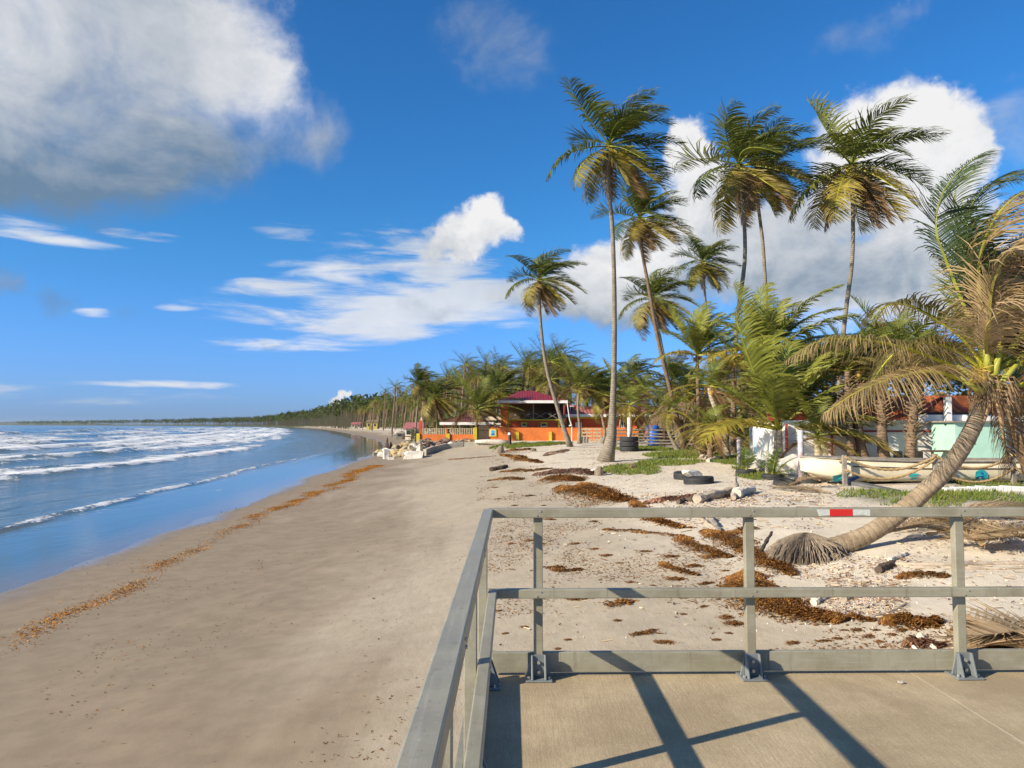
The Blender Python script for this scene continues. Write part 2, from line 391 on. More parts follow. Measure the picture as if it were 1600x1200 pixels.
def sand_material():
    m, nt, bs = new_mat('sand'); pos = N(nt, 'ShaderNodeNewGeometry').outputs['Position']
    wet = attr(nt, 'wet'); sh = attr(nt, 'shingle'); film = attr(nt, 'sheen')
    n1 = noise(nt, mapping(nt, pos, (.45, .16, .45)), 1., 6, .62, .4); n2 = noise(nt, pos, 2.6, 5, .6); n3 = noise(nt, pos, 60, 2, .5); n4 = noise(nt, mapping(nt, pos, (1., .5, 1)), 9, 4, .6)
    dry = mixc(nt, ramp(nt, n2, .3, .7), (.335, .28, .20), (.385, .325, .24))
    damp = mixc(nt, ramp(nt, n2, .3, .7), (.20, .152, .098), (.245, .19, .125))
    k = mth(nt, 'ADD', wet, mth(nt, 'MULTIPLY', mth(nt, 'SUBTRACT', n1, .5), 1.7), clamp=True)
    dry = mixc(nt, mth(nt, 'MULTIPLY', attr(nt, 'pale'), ramp(nt, n2, .2, .6, .6, 1.)), dry, (.60, .525, .41))
    c = mixc(nt, ramp(nt, k, .12, .88), dry, damp)
    c = mixc(nt, ramp(nt, n4, .60, .78, 0, .28), c, (.20, .15, .105))
    c = mixc(nt, ramp(nt, n3, .55, .75, 0, .22), c, (.17, .13, .095))
    # shell and pebble speckle
    vo = N(nt, 'ShaderNodeTexVoronoi'); link(nt, pos, vo.inputs['Vector']); vo.inputs['Scale'].default_value = 9
    vo2 = N(nt, 'ShaderNodeTexVoronoi'); link(nt, pos, vo2.inputs['Vector']); vo2.inputs['Scale'].default_value = 23
    sp = N(nt, 'ShaderNodeSeparateXYZ'); link(nt, vo.outputs['Color'], sp.inputs[0])
    sp2 = N(nt, 'ShaderNodeSeparateXYZ'); link(nt, vo2.outputs['Color'], sp2.inputs[0])
    peb = mth(nt, 'MULTIPLY', mth(nt, 'LESS_THAN', vo.outputs['Distance'], .33), mth(nt, 'GREATER_THAN', sp.outputs[0], .45))
    peb2 = mth(nt, 'MULTIPLY', mth(nt, 'LESS_THAN', vo2.outputs['Distance'], .36), mth(nt, 'GREATER_THAN', sp2.outputs[1], .55))
    pc = mixc(nt, sp.outputs[1], (.14, .10, .075), (.62, .55, .46)); pc2 = mixc(nt, sp2.outputs[2], (.13, .10, .08), (.58, .50, .42))
    c = mixc(nt, mth(nt, 'MULTIPLY', peb2, mth(nt, 'MULTIPLY', sh, .8)), c, pc2)
    c = mixc(nt, mth(nt, 'MULTIPLY', peb, mth(nt, 'MULTIPLY', sh, .75)), c, pc)
    # sparse dark flecks of wrack everywhere
    vf = N(nt, 'ShaderNodeTexVoronoi'); link(nt, mapping(nt, pos, (1.6, 4.2, 1), rot=(0, 0, .5)), vf.inputs['Vector']); vf.inputs['Scale'].default_value = 2.2
    sf = N(nt, 'ShaderNodeSeparateXYZ'); link(nt, vf.outputs['Color'], sf.inputs[0])
    fl = mth(nt, 'MULTIPLY', mth(nt, 'LESS_THAN', vf.outputs['Distance'], mth(nt, 'MULTIPLY', n2, .17)), mth(nt, 'GREATER_THAN', sf.outputs[0], .62))
    c = mixc(nt, mth(nt, 'MULTIPLY', fl, .75), c, (.10, .06, .03))
    soil = attr(nt, 'soil'); c = mixc(nt, mth(nt, 'MULTIPLY', soil, ramp(nt, n2, .25, .6, .15, 1.), clamp=True), c, (.075, .09, .03))
    link(nt, c, bs.inputs['Base Color'])
    link(nt, ramp(nt, film, 0, 1, .88, .16), bs.inputs['Roughness'])
    hgt = mth(nt, 'ADD', mth(nt, 'MULTIPLY', n4, .8), mth(nt, 'ADD', mth(nt, 'MULTIPLY', n3, .35), mth(nt, 'MULTIPLY', mth(nt, 'ADD', peb, peb2), mth(nt, 'MULTIPLY', sh, .5))))
    bp = N(nt, 'ShaderNodeBump'); link(nt, hgt, bp.inputs['Height']); bp.inputs['Distance'].default_value = .03
    link(nt, mth(nt, 'MULTIPLY', ramp(nt, film, 0, .8, 1., .05), ramp(nt, wet, .1, .8, .55, .16)), bp.inputs['Strength']); link(nt, bp.outputs[0], bs.inputs['Normal'])
    return m
M['sand'] = sand_material()

def sea_material():
    m, nt, bs = new_mat('sea_water'); pos = N(nt, 'ShaderNodeNewGeometry').outputs['Position']
    foam = attr(nt, 'foam'); dep = attr(nt, 'depth'); calm = attr(nt, 'calm')
    n1 = noise(nt, mapping(nt, pos, (1., .45, 1)), 1.1, 7, .68, .5); n2 = noise(nt, mapping(nt, pos, (1, .6, 1)), 6.5, 4, .6)
    nf = noise(nt, mapping(nt, pos, (.30, .12, 1)), 1, 5, .6)
    c = mixc(nt, ramp(nt, dep, 0, .06), (.17, .135, .095), (.075, .115, .125))
    c = mixc(nt, ramp(nt, dep, .05, .35), c, (.045, .085, .092))
    c = mixc(nt, ramp(nt, dep, .35, 1), c, (.016, .046, .07))
    c = mixc(nt, mth(nt, 'MULTIPLY', ramp(nt, nf, .45, .7, 0, .75), ramp(nt, dep, .1, .3)), c, (.145, .145, .11))
    n0 = noise(nt, mapping(nt, pos, (.42, .20, 1)), 1., 4, .6, .6)
    k = mth(nt, 'ADD', mth(nt, 'MULTIPLY', foam, 1.15), mth(nt, 'MULTIPLY', mth(nt, 'SUBTRACT', mth(nt, 'MULTIPLY_ADD', n2, .25, mth(nt, 'MULTIPLY_ADD', n0, .35, mth(nt, 'MULTIPLY', n1, .40))), .5), 4.4))
    fk = mth(nt, 'MULTIPLY', ramp(nt, k, .45, .85), ramp(nt, foam, .02, .2))
    c2 = mixc(nt, fk, c, (.74, .75, .75))
    link(nt, c2, bs.inputs['Base Color'])
    link(nt, ramp(nt, fk, 0, 1, .07, .8), bs.inputs['Roughness'])
    bs.inputs['IOR'].default_value = 1.42
    link(nt, ramp(nt, calm, .1, .8, .09, .40), bs.inputs['Specular IOR Level'])
    w1 = noise(nt, mapping(nt, pos, (1.0, .34, 1), rot=(0, 0, R(8))), .9, 4, .6, .3); w2 = noise(nt, mapping(nt, pos, (1.0, .5, 1)), 4.5, 3, .6)
    h = mth(nt, 'ADD', mth(nt, 'MULTIPLY', w1, 1.0), mth(nt, 'ADD', mth(nt, 'MULTIPLY', w2, .25), mth(nt, 'MULTIPLY', fk, .3)))
    bp = N(nt, 'ShaderNodeBump'); link(nt, h, bp.inputs['Height']); bp.inputs['Distance'].default_value = .18
    link(nt, ramp(nt, calm, 0, 1, .85, .075), bp.inputs['Strength']); link(nt, bp.outputs[0], bs.inputs['Normal'])
    return m
M['sea'] = sea_material()

def deck_material():
    m, nt, bs = new_mat('broomed_concrete'); pos = N(nt, 'ShaderNodeNewGeometry').outputs['Position']
    br = noise(nt, mapping(nt, pos, (120, 14.0, 1), rot=(0, 0, R(1.5))), 1., 4, .7, .3); br2 = noise(nt, mapping(nt, pos, (60, 2.2, 1), rot=(0, 0, R(-2))), 1., 3, .6)
    big = noise(nt, pos, 1.3, 7, .68, .4); gr = noise(nt, pos, 170, 2, .5)
    c = mixc(nt, ramp(nt, big, .32, .68), (.33, .26, .155), (.54, .44, .28))
    sm = ramp(nt, mth(nt, 'ADD', big, mth(nt, 'MULTIPLY', N(nt, 'ShaderNodeSeparateXYZ').outputs[0], 0)), .45, .62, 1., .25)
    g = mth(nt, 'MULTIPLY_ADD', br, .65, mth(nt, 'MULTIPLY', br2, .35))
    c = mixc(nt, mth(nt, 'MULTIPLY', ramp(nt, g, .40, .62), .55), mixc(nt, .5, c, (.24, .18, .105)), c)
    gr2 = noise(nt, pos, 70, 3, .6)
    c = mixc(nt, ramp(nt, gr, .52, .7, 0, .5), c, (.19, .14, .085)); c = mixc(nt, ramp(nt, gr2, .56, .7, 0, .35), c, (.20, .15, .09)); c = mixc(nt, ramp(nt, gr2, .30, .42, .35, 0), c, (.62, .53, .38))
    c = mixc(nt, ramp(nt, noise(nt, pos, .55, 4, .6), .6, .75, 0, .4), c, (.58, .48, .32))
    link(nt, c, bs.inputs['Base Color']); bs.inputs['Roughness'].default_value = .9
    link(nt, bump(nt, mth(nt, 'ADD', g, mth(nt, 'MULTIPLY', gr, .25)), .55, .006), bs.inputs['Normal'])
    return m
M['deck'] = deck_material()

# ------------------------------------------------------------------ the ground and the sea
def gridmesh(name, X, Y, Zz, mat, attrs, smooth=True):
    r, c = X.shape; V = np.stack([X, Y, Zz], -1).reshape(-1, 3)
    i = np.arange(r * c).reshape(r, c)
    Fq = np.stack([i[:-1, :-1], i[:-1, 1:], i[1:, 1:], i[1:, :-1]], -1).reshape(-1, 4)
    me = bpy.data.meshes.new(name)
    me.vertices.add(len(V)); me.vertices.foreach_set('co', V.ravel().astype(np.float32))
    me.loops.add(Fq.size); me.loops.foreach_set('vertex_index', Fq.ravel().astype(np.int32))
    me.polygons.add(len(Fq)); me.polygons.foreach_set('loop_start', np.arange(0, Fq.size, 4, dtype=np.int32))
    me.polygons.foreach_set('use_smooth', np.ones(len(Fq), bool))
    me.update(calc_edges=True); me.materials.append(mat)
    for k, v in attrs.items():
        a = me.attributes.new(k, 'FLOAT', 'POINT'); a.data.foreach_set('value', v.ravel().astype(np.float32))
    return link_mesh(name, me)
def rows(y0, y1, d0, k):
    y = [y0]
    while y[-1] < y1: y.append(y[-1] + max(d0, abs(y[-1]) * k))
    return np.array(y)
GRASS = []      # (px, py, rx px, ry px) grass patches in the photo, kept as ground ellipses below
def gpatch(px, py, rx, ry):
    a = G(px - rx, py); b = G(px + rx, py); c = G(px, py + ry); d = G(px, py - ry)
    cx = G(px, py); GRASS.append((cx.x, cx.y, (b.x - a.x) / 2, max((d.y - c.y) / 2, .4)))
for a in ((985, 733, 45, 8), (1080, 712, 70, 5), (1040, 722, 60, 4), (1000, 701, 40, 3), (830, 695, 60, 3), (1185, 735, 25, 6), (1420, 775, 110, 12), (1540, 775, 90, 14), (1560, 757, 80, 6),
          (1230, 740, 40, 5), (1180, 745, 25, 6), (1110, 705, 60, 5), (1160, 722, 40, 4)): gpatch(*a)
def soilmask(x, y):
    s = np.zeros_like(x)
    for cx, cy, rx, ry in GRASS:
        s = np.maximum(s, sstep(1.25, .55, np.hypot((x - cx) / rx, (y - cy) / ry)))
    return s
def build_ground():
    ys = rows(-14, 5200, .14, .0125)
    ss = np.r_[-3000, -900, -300, -120, -60, -40, -28, np.arange(-20, -2, 1.), np.arange(-2, 3, .25), np.arange(3, 36, .16), 36 + 1.04 ** np.arange(1, 30) * 6 - 6 , np.geomspace(60, 9000, 24)]
    ss = np.unique(ss)
    S, Y = np.meshgrid(ss, ys); X = xw(Y) + S; Zz = zg(X, Y)
    n = fbm(X * .11, Y * .07, 41, 4)
    wet = sstep(13.5, 2.5, S + (n - .5) * 9)
    # the near middle of the beach is dry and pale
    wet = wet * (1 - .6 * sstep(6.5, 11.5, S))
    sheen = sstep(1.6, -.3, S + (fbm(X * .5, Y * .3, 44, 3) - .5) * 1.6)
    sh = sstep(13.8, 15.2, S + (n - .5) * 3) * sstep(13, 19, Y) * sstep(120, 50, Y)
    gridmesh('beach', X, Y, Zz, M['sand'], {'wet': wet, 'sheen': sheen, 'shingle': sh, 'pale': sstep(12.0, 14.8, S + (n - .5) * 3), 'soil': np.maximum(np.maximum(soilmask(X, Y) * .8, sstep(40, 60, S) * .9), sstep(700, 1300, Y) * 4)})
    bpy.data.objects['beach']['kind'] = 'structure'
build_ground()
def build_sea():
    ys = rows(-60, 9000, .30, .011)
    ss = np.r_[np.arange(4, -30, -.22), np.arange(-30, -70, -.45), np.arange(-70, -170, -1.0), -np.geomspace(170, 16000, 120)]
    ss = np.unique(ss); S, Y = np.meshgrid(ss, ys)
    xwy = xw(np.minimum(Y, 1500)) + 0 * S
    X = xw(np.minimum(Y, 3500)) + S
    Zz = np.zeros_like(S); foam = np.zeros_like(S)
    far = sstep(1400, 500, Y)
    br = [(-6.0, .12, .5, .80, 1), (-18, .26, 2.4, 1.0, 2), (-23, .22, 2, .8, 12), (-28, .32, 3, .95, 3), (-32, .25, 2.5, .8, 13), (-37, .42, 3.5, .95, 4), (-48, .50, 4, .9, 5), (-61, .6, 4.5, .8, 6), (-78, .7, 5, .85, 7), (-98, .75, 6, .75, 8), (-122, .8, 6, .7, 9), (-150, .8, 7, .55, 10), (-185, .8, 8, .4, 11)]
    for s0, A, w, fo, sd in br:
        line = s0 * (1 + .0 * Y) + (fbm(Y * .022, Y * 0 + sd * 7.3, sd, 3) - .5) * (3 + abs(s0) * .22) + (fbm(Y * .16, Y * 0 + sd, sd + 50, 2) - .5) * min(3., .5 + abs(s0) * .06)
        act = sstep(.30, .58, fbm(Y * .020 + sd * 3.1, Y * 0 + sd, sd + 90, 3)) if sd > 2 else (.85 * np.ones_like(Y) if sd == 2 else sstep(90, 60, Y) * np.ones_like(Y))
        if sd == 2: act = .9 * sstep(160, 90, Y) * np.ones_like(Y)
        u = S - line                     # >0 is the shore side of the crest
        prof = np.where(u > 0, np.exp(-(u / (w * .35)) ** 2), np.exp(-(u / (w * 1.3)) ** 2))
        Zz += A * prof * (.35 + .65 * act) * far
        front = np.where(u > 0, np.exp(-(u / (w * .55)) ** 2), np.exp(-(-u / (w * (2.6 if sd > 1 else .45))) ** 1.2) * (.85 if sd > 1 else .9))
        foam = np.maximum(foam, front * act * fo)
    zone = sstep(-15, -26, S) * sstep(-170, -70, S)
    patch = fbm(S * .05 + 3, Y * .028, 61, 4)
    foam = np.maximum(foam, zone * sstep(.22, .58, patch) * .70 * far)
    foam = np.maximum(foam, .45 * sstep(-150, -240, S) * sstep(.66, .76, fbm(S * .05, Y * .02, 71, 3)) * sstep(3000, 800, Y))
    foam *= sstep(-2., -4., S) * sstep(1600, 700, Y)
    # thin lace of foam and the last lip of the wash
    lip = -2.6 + (fbm(Y * .09, Y * 0, 81, 3) - .5) * 3
    foam = np.maximum(foam, .22 * np.exp(-((S - lip) / .25) ** 2) * sstep(60, 20, Y))
    sw = (fbm(X * .05, Y * .02, 91, 3) - .5)
    Zz += sw * .9 * sstep(-25, -140, S)
    Zz += (fbm(X * .35, Y * .12, 95, 3) - .5) * .16 * sstep(-7, -20, S)
    Zz += (fbm(X * .8, Y * .3, 97, 2) - .5) * .035 * sstep(-4, -8, S)
    dep = sstep(.6, -9, S) * .35 + .65 * sstep(-60, -300, S)
    calm = sstep(-7.5, -3.2, S + (fbm(X * .1, Y * .05, 99, 3) - .5) * 3)
    calm = np.maximum(calm, .22 * sstep(-19, -9, S))
    o = gridmesh('sea', X, Y, Zz, M['sea'], {'foam': foam, 'depth': dep, 'calm': calm}); o['kind'] = 'structure'
build_sea()
def build_far_hills():
    for nm, y, pts, mat in (('island_hills', 8500, [(-2600, -1), (-2200, 9), (-1000, 12), (-700, 10), (-200, 30), (40, 36), (110, 40), (180, 28), (260, 34), (300, 36), (340, 20), (400, 8), (430, -1)], 'hill'),):
        mb = MB(); top = []
        for i in range(len(pts) - 1):
            (a, za), (b, zb) = pts[i], pts[i + 1]; k = max(2, int((b - a) / 12))
            for j in range(k):
                t = j / k; px = (a + (b - a) * t) if a > -200 else a + (b - a) * t
                top.append((U(px * .42, 664, y).x, za + (zb - za) * t + rnd.uniform(-1.2, 1.2)))
        n = len(top); V = []; Fc = []
        for x, z in top: V += [(x, y - 60, -3), (x, y, max(z, -2) * 1.0), (x, y + 500, -3)]
        for i in range(n - 1):
            for k in (0, 1): Fc.append((3*i+k, 3*i+3+k, 3*i+4+k, 3*i+1+k))
        o = link_mesh(nm, np_mesh(nm, V, Fc, M[mat], smooth=True)); o['kind'] = 'structure'
build_far_hills()

# ------------------------------------------------------------------ the pier: deck and railing
DK = EYE - 1.63
FA = R(1.0)                                # the front railing runs a touch away from the square
def fy(x): return 5.02 + (x + .16) * math.tan(FA)
deck = empty('pier_deck', (2, 0, DK), 'broom-finished concrete pier deck under the grey railing', 'deck')
mb = MB(); 
JX = 2.62
for xa, xb in ((-.235, JX - .003), (JX + .003, 9.)):
    MB().hexa([(xa-2, -9, -.34), (xb-2, -9, -.34), (xb-2, fy(xb)+.13, -.34), (xa-2, fy(xa)+.13, -.34), (xa-2, -9, 0), (xb-2, -9, 0), (xb-2, fy(xb)+.13, 0), (xa-2, fy(xa)+.13, 0)]).build('slab', M['deck'], deck, bevel=.004)
MB().box(JX-2-.0028, JX-2+.0028, -9, fy(JX)+.12, -.3, -.001).build('joint_filler', M['concrete'], deck)
for (x, y) in ((.6, 3.6), (5.6, 3.9), (.6, -2.4), (5.6, -2.4)):
    MB().lathe([(.0, -2.2), (.2, -2.2), (.2, -.35), (0, -.35)], (x - 2, y, 0), 16).build('pile', M['concrete'], deck, True)

def railing(name, label, org, ang, L, posts, rails_side, end_post=False, tape=False, joins=()):
    """local x runs along the railing, local -y is the side one walks on"""
    t = empty(name, (org[0], org[1], DK), label, 'railing', rz=ang)
    MB().box(0, L, -.033, .033, 1.028, 1.088).build('top_rail', M['frp'], t, bevel=.006)
    MB().box(.0, L, -.055 - .004, -.004, .520, .578).build('middle_rail', M['frp'], t, bevel=.006)
    MB().box(.03, L, .056, .096, .022, .150).build('toe_board', M['frp'], t, bevel=.004)
    for x in posts:
        MB().box(x-.029, x+.029, .0, .056, .012, 1.026).build('post', M['frp'], t, bevel=.004)
        b = MB()
        b.box(x-.085, x+.085, -.085, .075, .002, .014)
        for sx in (-1, 1):
            xx = x + sx*.036
            b.poly_prism([(xx, -.078, .014), (xx, -.002, .014), (xx, -.002, .155), (xx, -.028, .155)], (sx*.012, 0, 0))
            b.poly_prism([(x+sx*.048, -.006, .014), (x+sx*.08, -.006, .014), (x+sx*.048, -.006, .15)], (0, .012, 0))
        b.box(x-.048, x+.048, -.012, -.001, .014, .155)
        br = b.build('bracket', M['bracket'], t, bevel=.003)
        for zz in (.05, .11): MB().tube([(x, -.034, zz), (x, -.01, zz)], .011, 6).build('bolt', M['bolt'], br)
        for sx in (-1, 1): MB().tube([(x+sx*.064, -.05, .012), (x+sx*.064, -.05, .03)], .009, 6).build('bolt', M['bolt'], br)
        for zz in (.535, .563): MB().tube([(x + (zz-.549)*.9, -.064, zz), (x + (zz-.549)*.9, -.055, zz)], .0055, 6).build('bolt', M['bolt'], t)
        for zz in (1.045, 1.072): MB().tube([(x + (zz-1.058)*.9, -.038, zz), (x + (zz-1.058)*.9, -.03, zz)], .0055, 6).build('bolt', M['bolt'], t)
    for x in joins:
        MB().box(x-.004, x+.004, -.0345, .0345, 1.0275, 1.0895).build('joint', M['dark'], t)
    if tape:
        x0 = tape
        def strip(a, b, nm, k, o):
            m = MB(); zs = [1.0345, 1.082]
            top = [(a + i*(b-a)/8 , -.0335 - o, zs[1] + (rnd.uniform(-.004, 0) if k else 0)) for i in range(9)]
            bot = [(a + i*(b-a)/8 + (rnd.uniform(0, .02) if k and i == 0 else 0), -.0335 - o, zs[0] + (rnd.uniform(0, .012) if k else rnd.uniform(0, .005))) for i in range(9)]
            m.poly_prism(bot + top[::-1], (0, .0012, 0)).build(nm, M['white_tape' if k else 'red_tape'], t)
        strip(x0 - .085, x0 + .265, 'white_reflector', 1, .0006); strip(x0, x0 + .15, 'red_reflector', 0, .0020)
    return t
fp = [.135 + .16 + .035, 1.52 + .16 + .03, 2.89 + .16 + .04, 4.27 + .16 + .04, 5.65 + .2, 7.05 + .2]
railing('front_railing', 'grey composite railing across the end of the pier with a red and white reflector', (-.16, fy(-.16), 0), FA, 8.6, fp, 0, tape=(1285-800)/F*5.03 + .16 + .03)
# side railing: local x runs back towards the camera, the walking side is +x in the world
side = railing('side_railing', 'grey composite railing along the seaward edge of the pier', (-.155, fy(-.155) - .034, 0), R(-90), 9.5, [.10, .10 + 1.43, .10 + 2.84, .10 + 4.24, .10 + 5.64, .1 + 7.04], 0)
# (rotated by -90 degrees local -y points to -x, so mirror it)
side.scale = (1, -1, 1)

# ------------------------------------------------------------------ palm fronds
GREENS = [(.062, .090, .016), (.075, .102, .018), (.048, .074, .016), (.092, .112, .020)]
YEL, BRN, DEAD, RACH = (.27, .21, .03), (.20, .125, .055), (.29, .205, .12), (.34, .33, .05)
def frond_data(P, pairs, ll, lw, grav, wind, base, tip, rach, seed, segs=2, rr=.02, lead=.12, fold=0., skip=0., bare=.12, ragged=.15, tipmix=(.55, 1.)):
    """P: points of the midrib in order; returns vertices, faces, colours of the frond"""
    rs = np.random.RandomState(seed)
    Pn = np.asarray(P, float); m = len(Pn)
    tl = np.r_[0, np.cumsum(np.linalg.norm(np.diff(Pn, axis=0), axis=1))]; T = np.gradient(Pn, axis=0)
    T /= np.linalg.norm(T, axis=1)[:, None]; Ltot = tl[-1]
    V, C, Fc = [], [], []
    # midrib: a three-sided tapering rod
    prev = None
    for i in range(m):
        t = T[i]; u = np.array([0, 0, 1.]) if abs(t[2]) < .95 else np.array([1., 0, 0])
        if prev is not None: u = prev
        u = u - t*u.dot(t); u /= np.linalg.norm(u); prev = u; w = np.cross(t, u)
        r = rr*(1 - .85*tl[i]/Ltot)*(1.5 if i == 0 else 1)
        for k in range(3):
            a = 2.094*k + .5; V.append(Pn[i] + r*(u*math.cos(a) + w*math.sin(a))); C.append(np.array(rach)*(1 - .25*tl[i]/Ltot) + np.array(base)*.25*tl[i]/Ltot)
    for i in range(m - 1):
        for k in range(3): Fc.append((3*i+k, 3*i+(k+1) % 3, 3*i+3+(k+1) % 3, 3*i+3+k))
    ts = bare + (1 - bare)*(np.arange(pairs) + .5)/pairs
    wind = np.asarray(wind, float)
    for j, t0 in enumerate(ts):
        for sd in (-1, 1):
            if rs.rand() < skip: continue
            t = min(.999, max(0, t0 + rs.uniform(-.4, .4)/pairs)); q = t*Ltot
            p = np.array([np.interp(q, tl, Pn[:, k]) for k in range(3)]); tg = np.array([np.interp(q, tl, T[:, k]) for k in range(3)]); tg /= np.linalg.norm(tg)
            up = np.array([0, 0, 1.]); lat = np.cross(tg, up); nl = np.linalg.norm(lat)
            lat = lat/nl if nl > .15 else np.array([1., 0, 0]); nv = np.cross(lat, tg)
            f = .25 + .85*t
            dr = lat*sd*(1 - fold) + tg*f*.85 + nv*(.28 - .1*fold) + wind*.45; dr /= np.linalg.norm(dr)
            prof = min(1, .35 + 4.5*(t-bare))*max(0., 1 - t**5)**.55*(1 - .2*t)
            ln = ll*max(.22, prof)*rs.uniform(1 - ragged, 1 + ragged*.5)
            g = grav*rs.uniform(.6, 1.4); wd = wind*rs.uniform(.5, 1.3)
            pts = [p]; d = dr
            for k in range(segs):
                pts.append(pts[-1] + d*ln/segs)
                d = d + (np.array([0, 0, -1.])*g + wd)*(1.6/segs) + rs.normal(0, .06, 3); d /= np.linalg.norm(d)
            wv = tg*lw*(.7 + .5*math.sin(math.pi*t)) + nv*lw*rs.uniform(-.35, .35)
            n0 = len(V); tmx = rs.uniform(*tipmix) if tip is not None else 0
            bc = np.array(base)*rs.uniform(.75, 1.25); tc = bc*(1-tmx) + np.array(tip if tip is not None else base)*tmx
            for k in range(segs):
                ww = wv*(.55 if k == 0 else 1 - .55*k/segs)*.5
                V += [pts[k] - ww, pts[k] + ww]; cc = bc + (tc - bc)*(k/segs)**1.0; C += [cc, cc]
            V.append(pts[-1]); C.append(tc)
            for k in range(segs - 1): Fc.append((n0+2*k, n0+2*k+1, n0+2*k+3, n0+2*k+2))
            e = n0 + 2*(segs-1); Fc.append((e, e+1, e+2))
    return np.array(V), Fc, np.array(C)
def rachis(az, el, L, gk, wk, wind, n=9):
    d = np.array([math.sin(az)*math.cos(el), math.cos(az)*math.cos(el), math.sin(el)]); p = np.zeros(3); P = [p.copy()]
    for i in range(n):
        t = (i+.5)/n
        d = d + (np.array([0, 0, -1.])*gk*(.25+1.0*t) + np.asarray(wind)*wk*(.2+1.1*t))/n
        d /= np.linalg.norm(d); p = p + d*L/n; P.append(p.copy())
    return np.array(P)
WIND = (.92, .30, .05)
def lerp3(a, b, t): return tuple(x + (y-x)*t for x, y in zip(a, b))
CROWNS = {}
def make_crown(key, n, seed, el_hi, el_lo, gk, wk, yellow, dead, pairs=40, ll=.24, lw=.013, pw=.75, low=False, lite=0.):
    """a set of frond meshes for a palm whose longest frond is 1 m; scaled where used"""
    rr = random.Random(seed); out = []; allv, allf, allc = [], [], []; off = 0
    for k in range(n):
        t = k/(n-1); az = k*2.399963 + rr.uniform(-.35, .35); az += .38*math.sin(1.25 - az); el = R(el_hi + (el_lo-el_hi)*t**pw + rr.uniform(-7, 7))
        L = (.78 + .22*math.sin(math.pi*min(1, t+.15)))*rr.uniform(.88, 1.05)
        if t < .08: L *= .75
        P = rachis(az, el, L, gk*rr.uniform(.7, 1.25), wk*rr.uniform(.6, 1.3)*(1.15-.5*t), WIND, 9 if not low else 5)
        g = lerp3(GREENS[rr.randrange(4)], (.19, .21, .035), lite*rr.uniform(.5, 1.2))
        base, tip, rach = lerp3(g, (.11, .13, .025), max(0, .35 - t)), lerp3(g, YEL, .25), lerp3((.13, .17, .03), RACH, t)
        fold = .1
        if t > 1 - dead: base, tip, rach, fold = lerp3(BRN, (.12, .07, .035), rr.random()), BRN, BRN, .5
        elif t > 1 - dead - yellow: base, tip, rach = lerp3(g, YEL, rr.uniform(.25, .7)), lerp3(YEL, DEAD, rr.random()), RACH
        V, Fc, C = frond_data(P, pairs, ll*(1.12 if low else 1), lw, .42 + .35*t, np.array(WIND)*.50*(wk/.9)*rr.uniform(.6, 1.3), base, tip, rach, seed*100+k, 1 if low else 3, .011, fold=fold + (.0 if low else rr.uniform(-.05, .2)), ragged=.3, skip=.03)
        if low: allf += [tuple(i+off for i in f) for f in Fc]; allv.append(V); allc.append(C); off += len(V)
        else: out.append(np_mesh('frond', V, Fc, M['leaf'], C))
    if low: return np_mesh('crown', np.concatenate(allv), allf, M['leaf'], np.concatenate(allc))
    CROWNS[key] = out; return out
TL = dict(pairs=46, ll=.36, lw=.020, pw=.95)
make_crown('tall_a', 28, 3, 80, -58, 1.25, 1.35, .20, .06, **TL)
make_crown('tall_b', 27, 5, 78, -60, 1.3, 1.5, .30, .06, **TL)
make_crown('tall_c', 27, 8, 82, -56, 1.15, 1.6, .32, .06, **TL)
make_crown('tall_d', 26, 13, 76, -68, 1.25, 1.2, .26, .14, **TL)
make_crown('bush_c', 16, 23, 80, 8, 1.15, .8, .3, .0, pairs=52, ll=.27, lw=.015)
make_crown('bush_a', 19, 21, 86, 8, 1.0, .85, .2, .0, pairs=62, ll=.27, lw=.017, lite=.75)
make_crown('bush_b', 18, 27, 78, -20, 1.15, .75, .22, .14, pairs=56, ll=.27, lw=.016, lite=.45)
make_crown('dry_a', 20, 31, 70, -50, 1.35, .7, .35, .34, pairs=50, ll=.29, lw=.014, lite=.4)
make_crown('dry_b', 20, 37, 75, -60, 1.3, .6, .30, .42, pairs=50, ll=.29, lw=.014, lite=.4)
FAR = [make_crown('f', 15, 40+i, 75, -45, 1.2, .9, .2, .12, pairs=11, ll=.30, lw=.045, low=True) for i in range(4)]
MID = [make_crown('f', 20, 60+i, 78, -50, 1.2, .9, .24, .14, pairs=20, ll=.28, lw=.026, low=True) for i in range(4)]

def trunk_mesh(pts, r0, r1, mat, n=9, levels=22, flare=1.6, rings=0., seed=0):
    P = spline(pts, levels); mb = MB(); rad = []
    for i in range(levels):
        t = i/(levels-1); r = r0 + (r1-r0)*t
        r *= 1 + (flare-1)*math.exp(-t*11)
        if rings and i % 2: r *= 1 - rings
        rad.append(r)
    mb.tube([tuple(p) for p in P], rad, n, jit=.05, seed=seed)
    al = np.repeat(np.r_[0, np.cumsum(np.linalg.norm(np.diff(P, axis=0), axis=1))], n)
    return np_mesh('trunk', mb.v, mb.f, M[mat], smooth=True, attrs={'along': al})
NUT = MB(); NUT.lathe([(.0, -.13), (.06, -.11), (.10, -.04), (.105, .02), (.07, .09), (0, .12)], n=8); NUTM = NUT.mesh('coconut', M['coconut'], True)
SK = MB()
for k in range(7):
    a = k*.9; SK.tube([(0,0,0), (.12*math.cos(a), .12*math.sin(a), .06), (.26*math.cos(a), .26*math.sin(a), -.05+.1*math.sin(k*2)), (.36*math.cos(a), .36*math.sin(a), -.28)], [.02, .015, .012, .004], 4)
SKM = SK.mesh('flower_stalks', M['spathe'])
SHM = MB()
